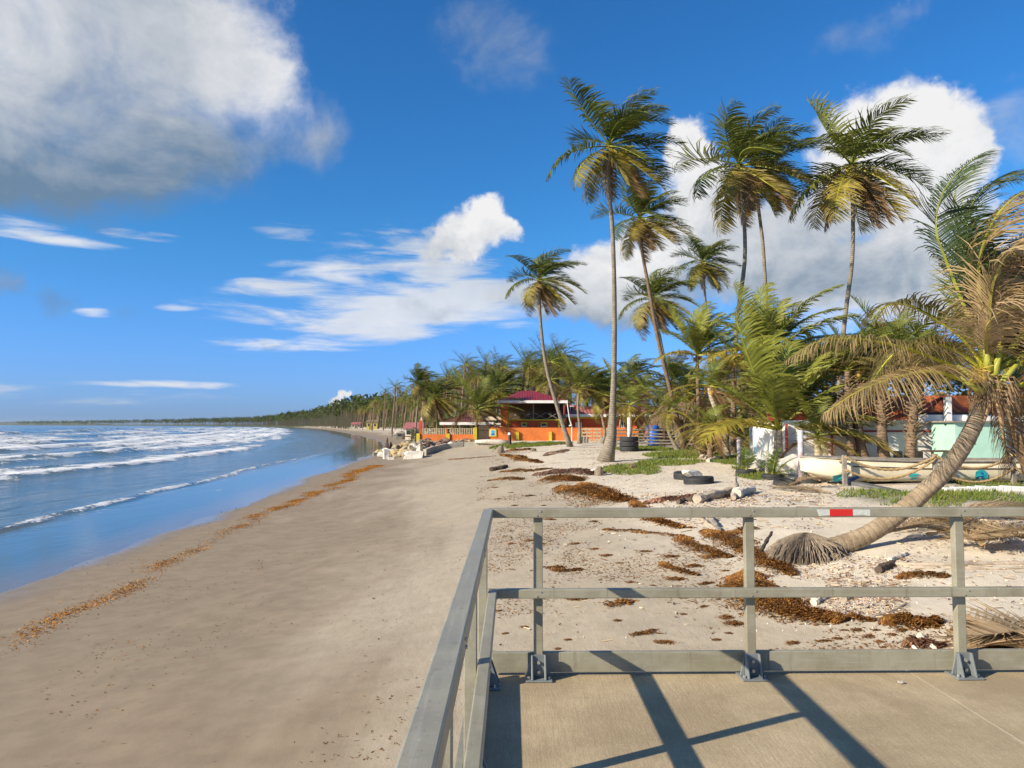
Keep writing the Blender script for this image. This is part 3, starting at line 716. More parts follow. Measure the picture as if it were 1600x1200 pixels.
for k in range(22):
    a = k*2.4; z = -.1 - k*.035; L = .22 + .12*((k*7) % 5)/5
    SHM.bar((.09*math.cos(a), .09*math.sin(a), z), (.09*math.cos(a)+L*math.cos(a), .09*math.sin(a)+L*math.sin(a), z+.16), .05, .02)
SHM = SHM.mesh('leaf_stub', M['spathe'])

def palm(label, trunk_px, d, crown, size, r=.13, mat='trunk', nuts=5, group=None, flare=1.7, dz=0., dy=0., name='coconut_palm', shag=0, skipn=0, rz=None):
    b = U(trunk_px[0][0], trunk_px[0][1], d); b.z = Z(b.x, d) - .05 + dz
    t = empty(name, b, label, 'palm tree', group)
    pts = [Vector((0, 0, 0))]; nn = len(trunk_px)
    for i, (px, py) in enumerate(trunk_px[1:]):
        q = U(px, py, d + dy*(i+1)/(nn-1)); pts.append(q - b)
    link_mesh('trunk', trunk_mesh(pts, r, r*.68, mat, flare=flare, seed=len(label)), t)
    c = pts[-1]
    rz = rnd.uniform(-.25, .25) if rz is None else rz
    fr = CROWNS[crown]
    for k, me in enumerate(fr):
        if k < skipn: continue
        o = link_mesh('frond', me, t, c + Vector((0, 0, .02*(len(fr)-k)*.5)))
        s = size*rnd.uniform(.92, 1.08); o.scale = (s, s, s); o.rotation_euler = (rnd.uniform(-.06, .06), rnd.uniform(-.06, .06), rz + rnd.uniform(-.12, .12))
    for k in range(nuts):
        a = k*2.1 + rnd.random(); o = link_mesh('coconut', NUTM, t, c + Vector((.2*math.cos(a), .2*math.sin(a), -.14-.06*(k % 3)))); o.scale = (1.1,)*3
    if nuts: o = link_mesh('flower_stalks', SKM, t, c); o.scale = (size*.35,)*3; o.data.materials[0] = M['spathe']
    if shag:
        for q in range(shag):
            i = 1 - .16*(q+.2); pp = spline(pts, 20)[max(0, min(19, int(i*19)))]
            o = link_mesh('leaf_stub', SHM, t, Vector(pp)); o.rotation_euler = (0, 0, q*1.3); o.scale = (1.1,)*3
    return t

# tall palms standing clear of the sky
palm('tallest coconut palm with a swollen root base on the open shingle', [(946, 727), (954, 690), (958, 620), (960, 480), (957, 360), (950, 265), (952, 232)], 37, 'tall_a', 3.95, .135, flare=3.3)
palm('coconut palm leaning left in front of the orange boundary wall', [(891, 702), (872, 640), (855, 580), (846, 520), (843, 470), (843, 440)], 60, 'tall_b', 3.9, .16)
palm('coconut palm whose crown overlaps the tallest palm from behind', [(1070, 702), (1050, 620), (1028, 530), (1012, 440), (1003, 390), (1000, 345)], 48, 'tall_c', 3.7, .14, 'trunk_brown')
palm('left of the twin tall palms before the white cumulus', [(1144, 702), (1147, 610), (1152, 500), (1164, 400), (1160, 310), (1155, 262)], 42, 'tall_c', 4.6, .14)
palm('right of the twin tall palms before the white cumulus', [(1215, 702), (1206, 600), (1198, 480), (1192, 380), (1184, 300), (1186, 268)], 47, 'tall_d', 4.1, .14)
palm('solitary tall palm with ragged brown skirt against the white cloud', [(1310, 705), (1312, 600), (1320, 500), (1332, 400), (1332, 310), (1330, 262)], 42, 'tall_d', 5.1, .14, 'trunk', 8)
palm('shorter palm seen through the gap below the twin palms', [(1120, 690), (1110, 580), (1105, 500), (1099, 430), (1098, 412)], 68, 'tall_a', 3.8, .14)
palm('shorter palm left of the thin brown leaning trunk', [(1060, 690), (1045, 600), (1034, 540), (1024, 490), (1020, 470)], 58, 'tall_b', 3.9, .13)
# palms round the orange house
palm('windblown palm rising highest over the left end of the house compound', [(648, 684), (651, 650), (654, 620), (655, 600)], 112, 'tall_c', 3.9, .15)
palm('yellowish palm standing behind the picket fence', [(682, 686), (683, 660), (682, 640), (680, 622)], 86, 'tall_b', 4.0, .14, 'trunk_brown')
palm('bushy palm beside the dark wooden gate', [(743, 690), (744, 672), (745, 655), (746, 640)], 77, 'bush_b', 5.0, .14, 'trunk_brown', 3)
palm('dark palm crown rising behind the gazebo', [(775, 686), (777, 650), (778, 625), (779, 612)], 102, 'tall_a', 5.2, .15)
palm('small distant palm above the left slope of the maroon roof', [(810, 690), (812, 660), (812, 632)], 150, 'tall_b', 2.6, .13)
palm('thin distant palm above the ridge of the maroon roof', [(833, 690), (834, 640), (833, 600), (833, 580)], 150, 'tall_d', 2.7, .13)
palm('distant palm right of the maroon roof ridge', [(852, 690), (850, 640), (848, 606)], 135, 'tall_a', 2.8, .13)
palm('distant palm beside the trunk of the left-leaning palm', [(868, 690), (866, 620), (866, 578)], 118, 'tall_c', 3.2, .14)
palm('yellow-green palm before the right wing of the orange house', [(905, 699), (906, 670), (903, 640), (905, 606)], 66, 'bush_b', 3.6, .14, 'trunk', 4)
palm('crooked palm among the pallets before the red house wall', [(941, 698), (945, 680), (941, 650), (944, 618)], 66, 'tall_b', 3.3, .13, 'trunk', 3)
palm('curved pale palm behind the white post in stacked tyres', [(974, 702), (984, 680), (985, 655), (984, 634)], 52, 'dry_a', 2.9, .14, 'trunk_pale', 3)
palm('curved palm bending away before the split-rail fence', [(1060, 703), (1047, 680), (1042, 662), (1044, 645)], 48, 'dry_a', 2.6, .13, 'trunk', 3)
palm('palm with smooth pale ringed trunk leaning left', [(1136, 712), (1131, 680), (1121, 645), (1112, 622), (1108, 606)], 38, 'dry_b', 2.9, .17, 'trunk_pale', 3)
palm('short shaggy palm with yellow upright stems beside the pale ringed trunk', [(1109, 716), (1111, 690), (1112, 668)], 36, 'dry_b', 2.2, .15, 'trunk_brown', 2, shag=2)
palm('stumpy dried palm in front of the split-rail fence', [(1096, 712), (1095, 695), (1096, 678)], 40, 'dry_a', 1.7, .13, 'trunk_brown', 0, shag=2)
palm('tall brown-trunked palm inside the fence corner', [(1146, 712), (1147, 660), (1146, 600), (1146, 560)], 40, 'dry_a', 2.9, .14, 'trunk_brown', 3)
palm('large bushy green palm behind the blue board', [(1215, 706), (1216, 690), (1217, 672)], 29.4, 'bush_a', 5.3, .2, 'trunk_pale', 0, dz=0, rz=.2)
palm('lush green palm fanning out above the blue board', [(1200, 706), (1198, 650), (1198, 590), (1200, 560)], 33, 'bush_a', 4.2, .16, 'trunk', 3)
palm('dark green palm fanning below the small distant palm', [(1092, 700), (1092, 640), (1090, 580), (1090, 556)], 44, 'bush_a', 3.9, .15, 'trunk_brown', 2)
palm('low palm with long yellow arching stems before the white wall', [(1277, 716), (1278, 700), (1277, 684)], 28.3, 'bush_b', 2.2, .15, 'trunk_pale', 0)
palm('first shaggy-trunked palm left before the white building', [(1332, 716), (1328, 680), (1325, 630), (1324, 580)], 28.2, 'bush_c', 2.0, .15, 'trunk_brown', 0, shag=2)
palm('shaggy-trunked palm between its two neighbours before the white building', [(1352, 718), (1344, 690), (1338, 635), (1338, 574)], 28.4, 'bush_c', 2.2, .19, 'trunk_brown', 3, shag=3)
palm('thick shaggy palm standing centrally before the white wall', [(1383, 718), (1379, 690), (1378, 640), (1379, 572)], 28.2, 'bush_c', 2.2, .2, 'trunk_brown', 3, shag=3)
palm('shaggy palm with jutting leaf stubs before the brick stripe', [(1420, 718), (1424, 690), (1428, 640), (1432, 576)], 28.1, 'bush_c', 2.2, .19, 'trunk_brown', 3, shag=4)
palm('dark palm crown filling the gap left of the leaning palm', [(1300, 706), (1302, 640), (1303, 585)], 36, 'bush_c', 3.0, .15, 'trunk_brown', 2)
palm('dark palm crown behind the leaning palm crown', [(1405, 706), (1403, 630), (1400, 560)], 34, 'bush_c', 3.4, .15, 'trunk_brown', 2)
palm('palm behind the right side of the leaning palm crown', [(1560, 706), (1556, 640), (1552, 560)], 33, 'bush_c', 3.6, .15, 'trunk_brown', 2)
palm('palm cut by the right edge of the photo behind the leaning palm', [(1650, 706), (1648, 620), (1645, 560)], 31, 'dry_a', 3.6, .15, 'trunk_brown', 2)
# the denser stand behind, between the house and the white building
bgp = [(925, 606, 84), (968, 610, 78), (990, 592, 92), (1010, 612, 70), (1050, 598, 88), (1075, 615, 64), (1128, 600, 78), (1160, 590, 58), (1185, 600, 72),
       (1240, 590, 60), (1262, 570, 74), (1290, 575, 64), (1345, 560, 56), (1368, 530, 66), (1440, 560, 58), (1480, 570, 66), (1520, 540, 74), (1590, 560, 60), (1660, 540, 66), (1720, 560, 58), (1800, 550, 60)]
ck = ['tall_a', 'bush_b', 'tall_b', 'dry_a', 'tall_c']
for i, (px, py, d) in enumerate(bgp):
    palm('coconut palm in the dense stand between the orange house and the white building', [(px + rnd.uniform(-14, 14), 694), (px + 2, (694 + py)/2), (px, py)], d, ck[i % 5], rnd.uniform(3.4, 4.4), .14, 'trunk', 2, group='palms in the dense stand behind the beach')

# ------------------------------------------------------------------ the leaning palm in front
def hero():
    D = 10.6
    b = G(1268, 868); D = b.y
    t = empty('leaning_palm', b, 'big leaning coconut palm with half-dried fronds and bare root ball at right', 'palm tree')
    px = [(1262, 866), (1300, 856), (1350, 838), (1400, 806), (1440, 772), (1478, 735), (1508, 692), (1530, 645), (1545, 605), (1550, 578)]
    pts = [U(x, y, D + .02*i) - b for i, (x, y) in enumerate(px)]
    n = 150; P = spline(pts, n); mb = MB(); rad = []
    for i in range(n):
        u = i/(n-1); r = .140 - .022*u + .05*math.exp(-u*14)
        ph = (u*44) % 1; r *= 1.0 + .055*(1-ph)*(1 if ph > .08 else .2)
        rad.append(r)
    mb.tube([tuple(p) for p in P], rad, 18, jit=.018, seed=4)
    al = np.repeat(np.linspace(0, 44/9., n), 18)
    link_mesh('trunk', np_mesh('trunk', mb.v, mb.f, M['trunk_hero'], smooth=True, attrs={'along': al}), t)
    # root ball: a shaggy dome of thin roots
    rb = MB(); c = pts[0] + Vector((-.02, .0, .05)); r2 = random.Random(3)
    rb.lathe([(.0, .24), (.18, .22), (.32, .14), (.40, .0), (.44, -.16), (.42, -.3)], tuple(c), 22)
    for k in range(1700):
        a = r2.uniform(0, 6.283); e = r2.uniform(-.1, 1.45); rr_ = .40
        p0 = c + Vector((math.cos(a)*math.cos(e)*rr_, math.sin(a)*math.cos(e)*rr_, math.sin(e)*.27 + .0))
        o = Vector((math.cos(a), math.sin(a), -.35 + r2.uniform(-.3, .3))).normalized()
        L = r2.uniform(.06, .30 + .25*r2.random()**2)*(1.3 if math.cos(a) > 0 else .95); a += r2.uniform(-.5, .5); p1 = p0 + o*L*.5 + Vector((0, 0, -.05)); p2 = p1 + (o*.5 + Vector((0, 0, -.9))).normalized()*L*.6
        rb.tube([p0, p1, p2], [.009, .008, .003], 3, caps=False)
    rb.build('root_ball', M['root'], t)
    c0 = pts[-1]; A = U(1548, 585, D + .2)
    def fr(pxs, dys, pairs, ll, base, tip, rach, seed, grav=.6, wind=(.3, .1, 0), fold=.15, skip=0., rr=.040, lw=.022, tm=(.5, 1.), bare=.14, lab=None, ragged=.2):
        Q = [U(x, y, D + .2 + dy) - b for (x, y), dy in zip(pxs, dys)]
        V, Fc, C = frond_data(spline(Q, 16), int(pairs*1.3), ll*1.45, lw, grav, wind, base, tip, rach, seed, 4, rr, fold=fold, skip=skip, bare=bare, tipmix=tm, ragged=ragged)
        o = link_mesh('frond', np_mesh('frond', V, Fc, M['leaf'], C), t)
        if lab: o['label'] = lab
    g1, g2, dg = (.062, .095, .018), (.085, .115, .02), (.032, .055, .018)
    br, pale = (.30, .20, .10), (.46, .34, .19); yr = (.42, .42, .04)
    fr([(1540, 590), (1490, 572), (1420, 545), (1350, 531), (1285, 532), (1232, 560)], [0, -.2, -.3, -.35, -.35, -.3], 80, .62, (.15, .14, .03), pale, yr, 1, grav=1.3, wind=(.25, .1, 0), fold=.3, tm=(.6, 1), lab='arching frond with yellow midrib and hanging dried leaflets')
    fr([(1535, 608), (1500, 592), (1450, 580), (1400, 590), (1340, 612), (1290, 645)], [0, -.3, -.6, -.8, -.9, -.9], 76, .75, (.24, .18, .07), pale, yr, 2, grav=1.5, wind=(.55, .1, 0), fold=.35, tm=(.5, 1), lab='low frond with a curtain of brown leaflets')
    fr([(1538, 572), (1505, 530), (1460, 498), (1415, 476), (1385, 478), (1360, 500)], [0, .1, .2, .25, .2, .1], 80, .62, (.11, .125, .025), br, yr, 3, grav=1.0, wind=(.45, .1, 0), fold=.25, tm=(.5, 1))
    fr([(1540, 565), (1512, 490), (1480, 410), (1462, 355), (1474, 300), (1505, 262), (1535, 240)], [0, .1, .1, 0, 0, .1, .2], 104, .72, dg, g1, (.25, .28, .04), 4, grav=.38, wind=(.45, .1, 0), fold=.05, tm=(.2, .7), lab='tall upright dark green frond with its tip blown over')
    fr([(1548, 560), (1532, 480), (1530, 410), (1552, 345), (1590, 305), (1650, 290)], [0, -.2, -.3, -.3, -.2, 0], 96, .80, (.16, .13, .04), br, (.36, .36, .05), 5, grav=.9, wind=(.75, .1, 0), fold=.3, tm=(.6, 1), lab='upright frond with folded dried leaflets')
    fr([(1545, 565), (1522, 470), (1500, 370), (1492, 300), (1512, 262)], [0, .5, .8, .9, 1.0], 80, .66, g1, g2, (.22, .25, .04), 6, grav=.4, wind=(.6, .1, 0), fold=.1, tm=(.2, .8))
    fr([(1556, 572), (1575, 480), (1600, 400), (1645, 330), (1720, 300)], [0, .3, .5, .6, .6], 90, .8, dg, g1, (.25, .28, .04), 7, grav=.45, wind=(.7, .1, 0), fold=.1, tm=(.2, .8))
    fr([(1560, 600), (1600, 560), (1650, 505), (1720, 470), (1800, 480)], [0, -.2, -.4, -.5, -.5], 80, .75, (.13, .13, .03), br, yr, 8, grav=1.0, wind=(.5, .1, 0), fold=.25)
    fr([(1560, 610), (1610, 598), (1680, 590), (1760, 620), (1820, 680)], [0, -.1, -.2, -.2, -.2], 76, .75, (.16, .15, .03), pale, yr, 9, grav=1.2, wind=(.45, .1, 0), fold=.3)
    fr([(1555, 585), (1600, 520), (1660, 450), (1730, 400), (1820, 390)], [0, .9, 1.5, 1.9, 2.0], 76, .75, dg, g2, yr, 10, grav=.7, wind=(.5, .1, 0), fold=.2)
    # dead fronds hanging down the far and right side of the trunk
    dd = (.17, .11, .06)
    fr([(1550, 605), (1572, 640), (1585, 690), (1600, 745)], [.0, .1, .1, .1], 66, .62, dd, br, (.24, .16, .08), 11, grav=1.5, wind=(.4, .1, 0), fold=.4, lab='dead brown frond hanging beside the trunk')
    fr([(1556, 600), (1592, 625), (1620, 680), (1640, 750)], [0, .3, .4, .4], 66, .7, dd, br, (.24, .16, .08), 12, grav=1.4, wind=(.5, .1, 0), fold=.35, lab='dead brown frond hanging at the photo edge')
    fr([(1548, 605), (1562, 640), (1570, 690), (1578, 735)], [.3, .5, .6, .6], 60, .6, (.12, .08, .045), dd, (.2, .13, .07), 13, grav=1.5, wind=(.35, .1, 0), fold=.4)
    fr([(1552, 600), (1600, 610), (1650, 650), (1690, 720)], [.2, .6, .9, 1.0], 60, .75, dd, br, (.24, .16, .08), 14, grav=1.3, wind=(.5, .1, 0), fold=.3)
    fr([(1545, 575), (1540, 530), (1548, 500), (1575, 480), (1620, 490)], [0, -.6, -1.0, -1.2, -1.3], 64, .72, (.30, .22, .13), pale, (.35, .3, .08), 15, grav=1.3, wind=(.7, .1, 0), fold=.35, lab='dried bleached frond folded over the crown')
    fr([(1548, 560), (1535, 500), (1538, 450), (1560, 420), (1600, 420)], [0, 0, -.1, -.1, -.1], 70, .8, (.10, .07, .04), br, (.25, .2, .06), 16, grav=1.0, wind=(.8, .1, 0), fold=.25)
    fr([(1550, 580), (1570, 540), (1600, 520), (1660, 520)], [.4, .8, 1.2, 1.5], 60, .8, dg, br, (.2, .2, .05), 17, grav=.9, wind=(.6, .1, 0), fold=.2)
    fr([(1540, 585), (1500, 560), (1450, 560), (1400, 575)], [.3, .8, 1.3, 1.7], 64, .7, dg, br, (.25, .25, .05), 18, grav=1.1, wind=(.5, .1, 0), fold=.25)
    fr([(1548, 565), (1545, 500), (1552, 440), (1580, 390), (1640, 370)], [-.1, -.4, -.6, -.7, -.7], 84, .85, (.26, .19, .10), pale, (.40, .36, .08), 19, grav=1.15, wind=(.7, .1, 0), fold=.35, lab='bleached frond arching over the right of the crown')
    fr([(1552, 575), (1568, 520), (1592, 470), (1640, 440), (1700, 450)], [-.1, -.3, -.5, -.6, -.6], 80, .85, (.20, .14, .07), br, (.38, .34, .07), 20, grav=1.1, wind=(.7, .1, 0), fold=.3)
    fr([(1545, 560), (1527, 470), (1512, 390), (1518, 320), (1550, 285), (1600, 280)], [.1, .3, .4, .4, .4, .5], 96, .8, dg, (.10, .10, .03), (.25, .28, .04), 21, grav=.5, wind=(.6, .1, 0), fold=.1, tm=(.2, .8))
    fr([(1540, 580), (1490, 545), (1440, 535), (1395, 555), (1360, 600)], [.2, .3, .4, .4, .4], 76, .65, (.10, .11, .025), br, yr, 22, grav=1.2, wind=(.4, .1, 0), fold=.25)
    r8 = random.Random(12)
    for k, (az, el, L) in enumerate(((35, 74, 3.0), (60, 62, 3.1), (85, 70, 3.0), (110, 60, 2.9), (75, 45, 3.0), (100, 38, 2.8), (50, 48, 3.0), (130, 55, 2.6), (15, 60, 3.0), (90, 20, 2.8), (-10, 72, 3.0), (70, 82, 3.1), (120, 30, 2.6))):
        P = rachis(R(az), R(el), L, 1.0, .75, WIND, 12) + np.array(U(1549, 580, D + .2) - b)
        kind = k % 3
        V, Fc, C = frond_data(P, 96, .95, .024, (.5, .8, 1.1)[kind], (.55, .15, 0), (dg, (.12, .14, .03), (.20, .15, .07))[kind], (g1, (.22, .19, .05), pale)[kind], (.30, .31, .05), 700+k, 4, .036, fold=(.1, .2, .35)[kind], ragged=.3, tipmix=((.2, .8), (.5, 1), (.5, 1))[kind])
        link_mesh('frond', np_mesh('frond', V, Fc, M['leaf'], C), t)
    # fibre sheath, leaf bases, flower stalks and young nuts
    sh = MB(); r3 = random.Random(9); cc = U(1547, 612, D) - b
    for k in range(160):
        a = r3.uniform(0, 6.28); p0 = cc + Vector((math.cos(a)*.15, math.sin(a)*.15, r3.uniform(-.12, .26))); L = r3.uniform(.08, .3)
        p1 = p0 + Vector((math.cos(a)*.14 + .04, math.sin(a)*.1, -.02)); p2 = p1 + Vector((math.cos(a)*.08, math.sin(a)*.08, -L))
        sh.tube([p0, p1, p2], [.009, .008, .003], 3, caps=False)
    sh.build('fibre_sheath', M['spathe'], t)
    for (x0, y0, x1, y1) in ((1535, 612, 1500, 590), (1538, 600, 1496, 572), (1558, 605, 1592, 566), (1545, 580, 1538, 530), (1552, 590, 1565, 540)):
        p0 = U(x0, y0, D - .08) - b; p1 = U(x1, y1, D - .12) - b
        MB().tube([p0, p0.lerp(p1, .4), p1], [.075, .05, .03], 8).build('leaf_base', M['petiole'], t, True)
    fs = MB()
    for k in range(26):
        p0 = U(1530, 585, D - .15) - b; q = p0 + Vector((r3.uniform(-.28, .12), r3.uniform(-.3, .05), r3.uniform(-.1, .16)))
        fs.tube([p0, (p0+q)/2 + Vector((0, 0, .04)), q], [.012, .009, .006], 4)
    fs.build('flower_stalks', M['flower'], t)
    for k in range(6):
        o = link_mesh('coconut', NUTM, t, U(1522 + 7*(k % 3), 582 + 9*(k // 3), D - .22) - b); o.scale = (.6,)*3
    for (x0, y0, x1, y1, w) in ((1553, 615, 1568, 690, .07), (1562, 620, 1580, 665, .06), (1545, 618, 1536, 662, .05)):
        p0 = U(x0, y0, D - .1) - b; p1 = U(x1, y1, D - .14) - b
        MB().tube([p0, p0.lerp(p1, .4) + Vector((.03, -.02, 0)), p1], [w*.35, w*.6, .008], 6, jit=.2).build('dry_spathe', M['spathe'], t)
mk('petiole', (.33, .33, .045), .5, .15, 6, .05); mk('flower', (.50, .36, .06), .7, .2, 9, .1)
M['trunk_hero'] = trunk_material('palm_trunk_near', (.20, .145, .09), (.315, .245, .16), 9)
hero()

# ------------------------------------------------------------------ the orange house compound
HD = 78.0
def hx(px, d=HD): return U(px, 664, d).x
def hz(py, d=HD): return U(800, py, d).z
def flatbox(px0, px1, py0, py1, d, dep, o=None):
    """a box whose camera side fills the given photo rectangle at depth d; in the frame of the Empty o"""
    L = o.location if o is not None else Vector((0, 0, 0))
    return MB().box(hx(px0, d)-L.x, hx(px1, d)-L.x, d-L.y, d+dep-L.y, hz(py1, d)-L.z, hz(py0, d)-L.z)
def gz(px, d): return Z(hx(px, d), d)
def hip_roof(px0, px1, pye, pr0, pr1, pyr, d, dep, o, mat, n_rib=0, th=.12):
    L = o.location; x0, x1, r0, r1 = hx(px0, d)-L.x, hx(px1, d)-L.x, hx(pr0, d)-L.x, hx(pr1, d)-L.x
    ze, zr = hz(pye, d)-L.z, hz(pyr, d)-L.z; y0, y1, ym = d-L.y, d+dep-L.y, d+dep/2-L.y
    mb = MB(); n = 0
    mb.v += [(x0, y0, ze), (x1, y0, ze), (x1, y1, ze), (x0, y1, ze), (r0, ym, zr), (r1, ym, zr), (x0, y0, ze-th), (x1, y0, ze-th), (x1, y1, ze-th), (x0, y1, ze-th)]
    mb.f += [(0, 1, 5, 4), (1, 2, 5), (2, 3, 4, 5), (3, 0, 4), (6, 9, 8, 7), (0, 6, 7, 1), (1, 7, 8, 2), (2, 8, 9, 3), (3, 9, 6, 0)]
    ro = mb.build('roof', mat, o)
    for i in range(1, n_rib):
        x = x0 + (x1-x0)*i/n_rib
        t = 1. if r0 <= x <= r1 else ((x-x0)/(r0-x0) if x < r0 else (x1-x)/(x1-r1))
        MB().bar((x, y0 - .02, ze + .02), (x, y0 + (ym-y0)*t*.98, ze + (zr-ze)*t*.98 + .02), .10, .05).build('roof_rib', mat, ro)
    MB().box(x0-.08, x1+.08, y0-.10, y0-.012, ze-th-.1, ze+.06).build('fascia', M['white'], ro)
    MB().box(x0-.10, x0-.012, y0-.012, y1, ze-th-.1, ze+.06).build('fascia', M['white'], ro)
    return ro
def house():
    d = 80.; base = Vector((hx(825, d), d, gz(825, d)))
    h = empty('orange_house', base, 'orange two-storey house with maroon hip roof and open upper veranda', 'house')
    L = base
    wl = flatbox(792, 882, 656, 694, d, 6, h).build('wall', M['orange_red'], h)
    flatbox(782.5, 793.5, 629, 694, d - .25, .75, h).build('column', M['orange'], h)
    flatbox(793.8, 795.6, 629, 694, d - .10, .3, h).build('yellow_trim', M['yellow'], h)
    flatbox(872, 875, 655, 694, d - .06, .3, h).build('yellow_trim', M['yellow'], h)
    flatbox(841, 842, 656, 680, d - .05, .1, h).build('downpipe', M['orange'], h)
    flatbox(792, 876, 655, 657, d - .12, 6.3, h).build('veranda_floor', M['yellow'], h)
    flatbox(793, 880, 628, 656, d + 5.2, .2, h).build('veranda_back_wall', M['dark_wood'], h)
    for px in (794.2, 833.5, 874): flatbox(px-.9, px+.9, 627.6, 655, d, .14, h).build('veranda_post', M['grey_wood'], h)
    for px in (812, 853): flatbox(px-.5, px+.5, 628, 655, d + 5, .14, h).build('veranda_post', M['dark_wood'], h)
    # veranda rail of crossed slats
    flatbox(795.5, 873, 643.6, 644.6, d + .05, .06, h).build('veranda_rail', M['dark_wood'], h)
    for a in (796, 815, 834.8, 854):
        for s in (0, 1):
            z0, z1 = (654.6, 645) if s else (645, 654.6)
            p = U(a, z0, d + .08) - L; q = U(a + 18, z1, d + .08) - L
            MB().bar(p, q, .06, .09, up=(0, 1, 0)).build('cross_slat', M['grey_wood'], h)
    for px, w in ((819, 9), (850, 11)):
        wd = flatbox(px-w/2, px+w/2, 660, 667, d - .08, .08, h).build('window', M['yellow'], h)
        flatbox(px-w/2+1.6, px+w/2-1.6, 661.8, 665.4, d - .10, .03, h).build('pane', M['glass_dark'], wd)
        flatbox(px-w/2+1, px+w/2-1, 665.6, 666.4, d - .14, .06, h).build('sill', M['white'], wd)
    for px, py in ((806, 650), (826, 649), (860, 650)):   # chairs on the veranda
        flatbox(px-2, px+2, py-2, py-1.2, d + 2.5, .5, h).build('veranda_chair_seat', M['white'], h)
        flatbox(px-2, px+2, py-6, py-2.5, d + 3.0, .06, h).build('veranda_chair_back', M['grey_wood'], h)
    hip_roof(778, 886, 626.5, 815, 836, 608, d - .9, 8.2, h, M['maroon'], 26)
    # a second gable behind the trunk
    g = empty('right_wing', Vector((hx(960, 82), 82, gz(960, 82))), 'long low wing with pinkish roof and red-orange wall beside the orange house', 'house')
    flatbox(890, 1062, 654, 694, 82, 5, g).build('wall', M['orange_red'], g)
    flatbox(888, 1063, 651.4, 654, 81.9, 5.2, g).build('yellow_band', M['yellow'], g)
    flatbox(889, 893, 650, 694, 81.7, .3, g).build('column', M['yellow'], g)
    for px in (996, 1040): flatbox(px-1, px+1, 654, 694, 81.7, .25, g).build('column', M['orange'], g)
    ro = hip_roof(886, 1066, 648, 915, 1040, 633, 81.2, 8, g, M['pink_roof'], 34)
    for px, w, y0, y1 in ((952, 6, 655.5, 663), (974, 6, 658, 668)):
        wd = flatbox(px-w/2, px+w/2, y0, y1, 81.9, .1, g).build('window', M['white'], g)
        for k in (0, 1): flatbox(px-w/2+.7+k*w/2, px-.5+k*w/2, y0+.8, y1-.8, 81.87, .03, g).build('pane', M['glass_dark'], wd)
    flatbox(899, 909, 660, 668, 81.8, .1, g).build('white_panel', M['white'], g)
    flatbox(884, 904, 633, 648, 86, 4, g).build('attic_wall', M['maroon'], g)
    wd = flatbox(891, 897, 634, 644, 85.9, .1, g).build('window', M['white'], g)
    flatbox(892, 894, 635, 643, 85.87, .03, g).build('pane', M['glass_dark'], wd); flatbox(894.6, 896.2, 635, 643, 85.87, .03, g).build('pane', M['glass_dark'], wd)
    # boundary wall
    bw = empty('boundary_wall', Vector((hx(850, 76), 76, gz(850, 76))), 'long orange boundary wall with yellow stub pilasters', 'wall')
    flatbox(763.5, 1010, 668.2, 694, 76, .25, bw).build('wall_panel', M['orange'], bw)
    for px in (808.5, 860, 905): flatbox(px-2.3, px+2.3, 674.5, 694, 75.8, .2, bw).build('pilaster', M['yellow'], bw)
    s = flatbox(764, 776, 670.2, 682.3, 75.93, .06, bw).build('sign', M['yellow'], bw); s['label'] = 'small yellow-framed sign with a blue picture'
    flatbox(765.2, 774.8, 671.4, 681, 75.91, .03, bw).build('sign_face', M['cream'], s)
    MB().poly_prism([U(a, b, 75.905)-bw.location for a, b in ((767, 673), (770, 671.9), (773.5, 674), (772, 677), (773.8, 679), (769, 680.6), (766.4, 679.6), (768, 676))], (0, -.01, 0)).build('sign_print', M['sky_blue'], s)
    MB().poly_prism([U(a, b, 75.89)-bw.location for a, b in ((768, 677.4), (772.6, 677.8), (772, 679.6), (768.4, 679.2))], (0, -.01, 0)).build('sign_print', M['blue'], s)
    # picket fence on an orange plinth
    pf = empty('picket_fence', Vector((hx(700, 76), 76, gz(700, 76))), 'pale picket fence on a low orange plinth with yellow posts', 'fence')
    flatbox(657, 743, 678.6, 694, 76, .3, pf).build('plinth', M['orange'], pf)
    for px in (653.2, 700, 742.6): flatbox(px-2.6, px+2.6, 677.4 if px > 650 and px != 742.6 else 668, 694, 75.86, .5, pf).build('post', M['yellow'], pf)
    flatbox(655, 658.8, 655, 679, 76, .25, pf).build('tall_pillar', M['orange_red'], pf); flatbox(657.4, 658.8, 652.5, 657, 75.97, .2, pf).build('pillar_cap', M['white'], pf)
    flatbox(657.5, 742, 669.2, 670.2, 76.12, .06, pf).build('top_bar', M['pale_wood'], pf)
    k = 659.8
    while k < 740:
        if abs(k-700) > 3: flatbox(k-.62, k+.62, 669, 678.8, 76.02, .07, pf).build('picket', M['pale_wood'], pf)
        k += 2.75
    gt = empty('wooden_gate', Vector((hx(754, 76), 76, gz(754, 76))), 'dark plank gate with an arched top beside the picket fence', 'gate')
    for i in range(7):
        px = 746 + i*2.7; a = 668 - 4.5*math.sin(math.pi*(i+.5)/7); flatbox(px, px+2.4, a, 691, 75.95+.01*(i % 2), .05, gt).build('plank', M['dark_wood'], gt)
    flatbox(745.5, 764, 671, 672, 75.9, .05, gt).build('ledge', M['dark_wood'], gt); flatbox(745.5, 764, 683, 684, 75.9, .05, gt).build('ledge', M['dark_wood'], gt)
    # gazebo
    gb = empty('gazebo', Vector((hx(727, 79), 79, gz(727, 79))), 'low gazebo with brown-red hip roof behind the picket fence', 'gazebo')
    for px in (697, 746, 764): flatbox(px-1.9, px+1.9, 660, 694, 79.3, .28, gb).build('post', M['orange'], gb)
    for px in (707, 756): flatbox(px-1.2, px+1.2, 660, 694, 84, .2, gb).build('post', M['orange'], gb)
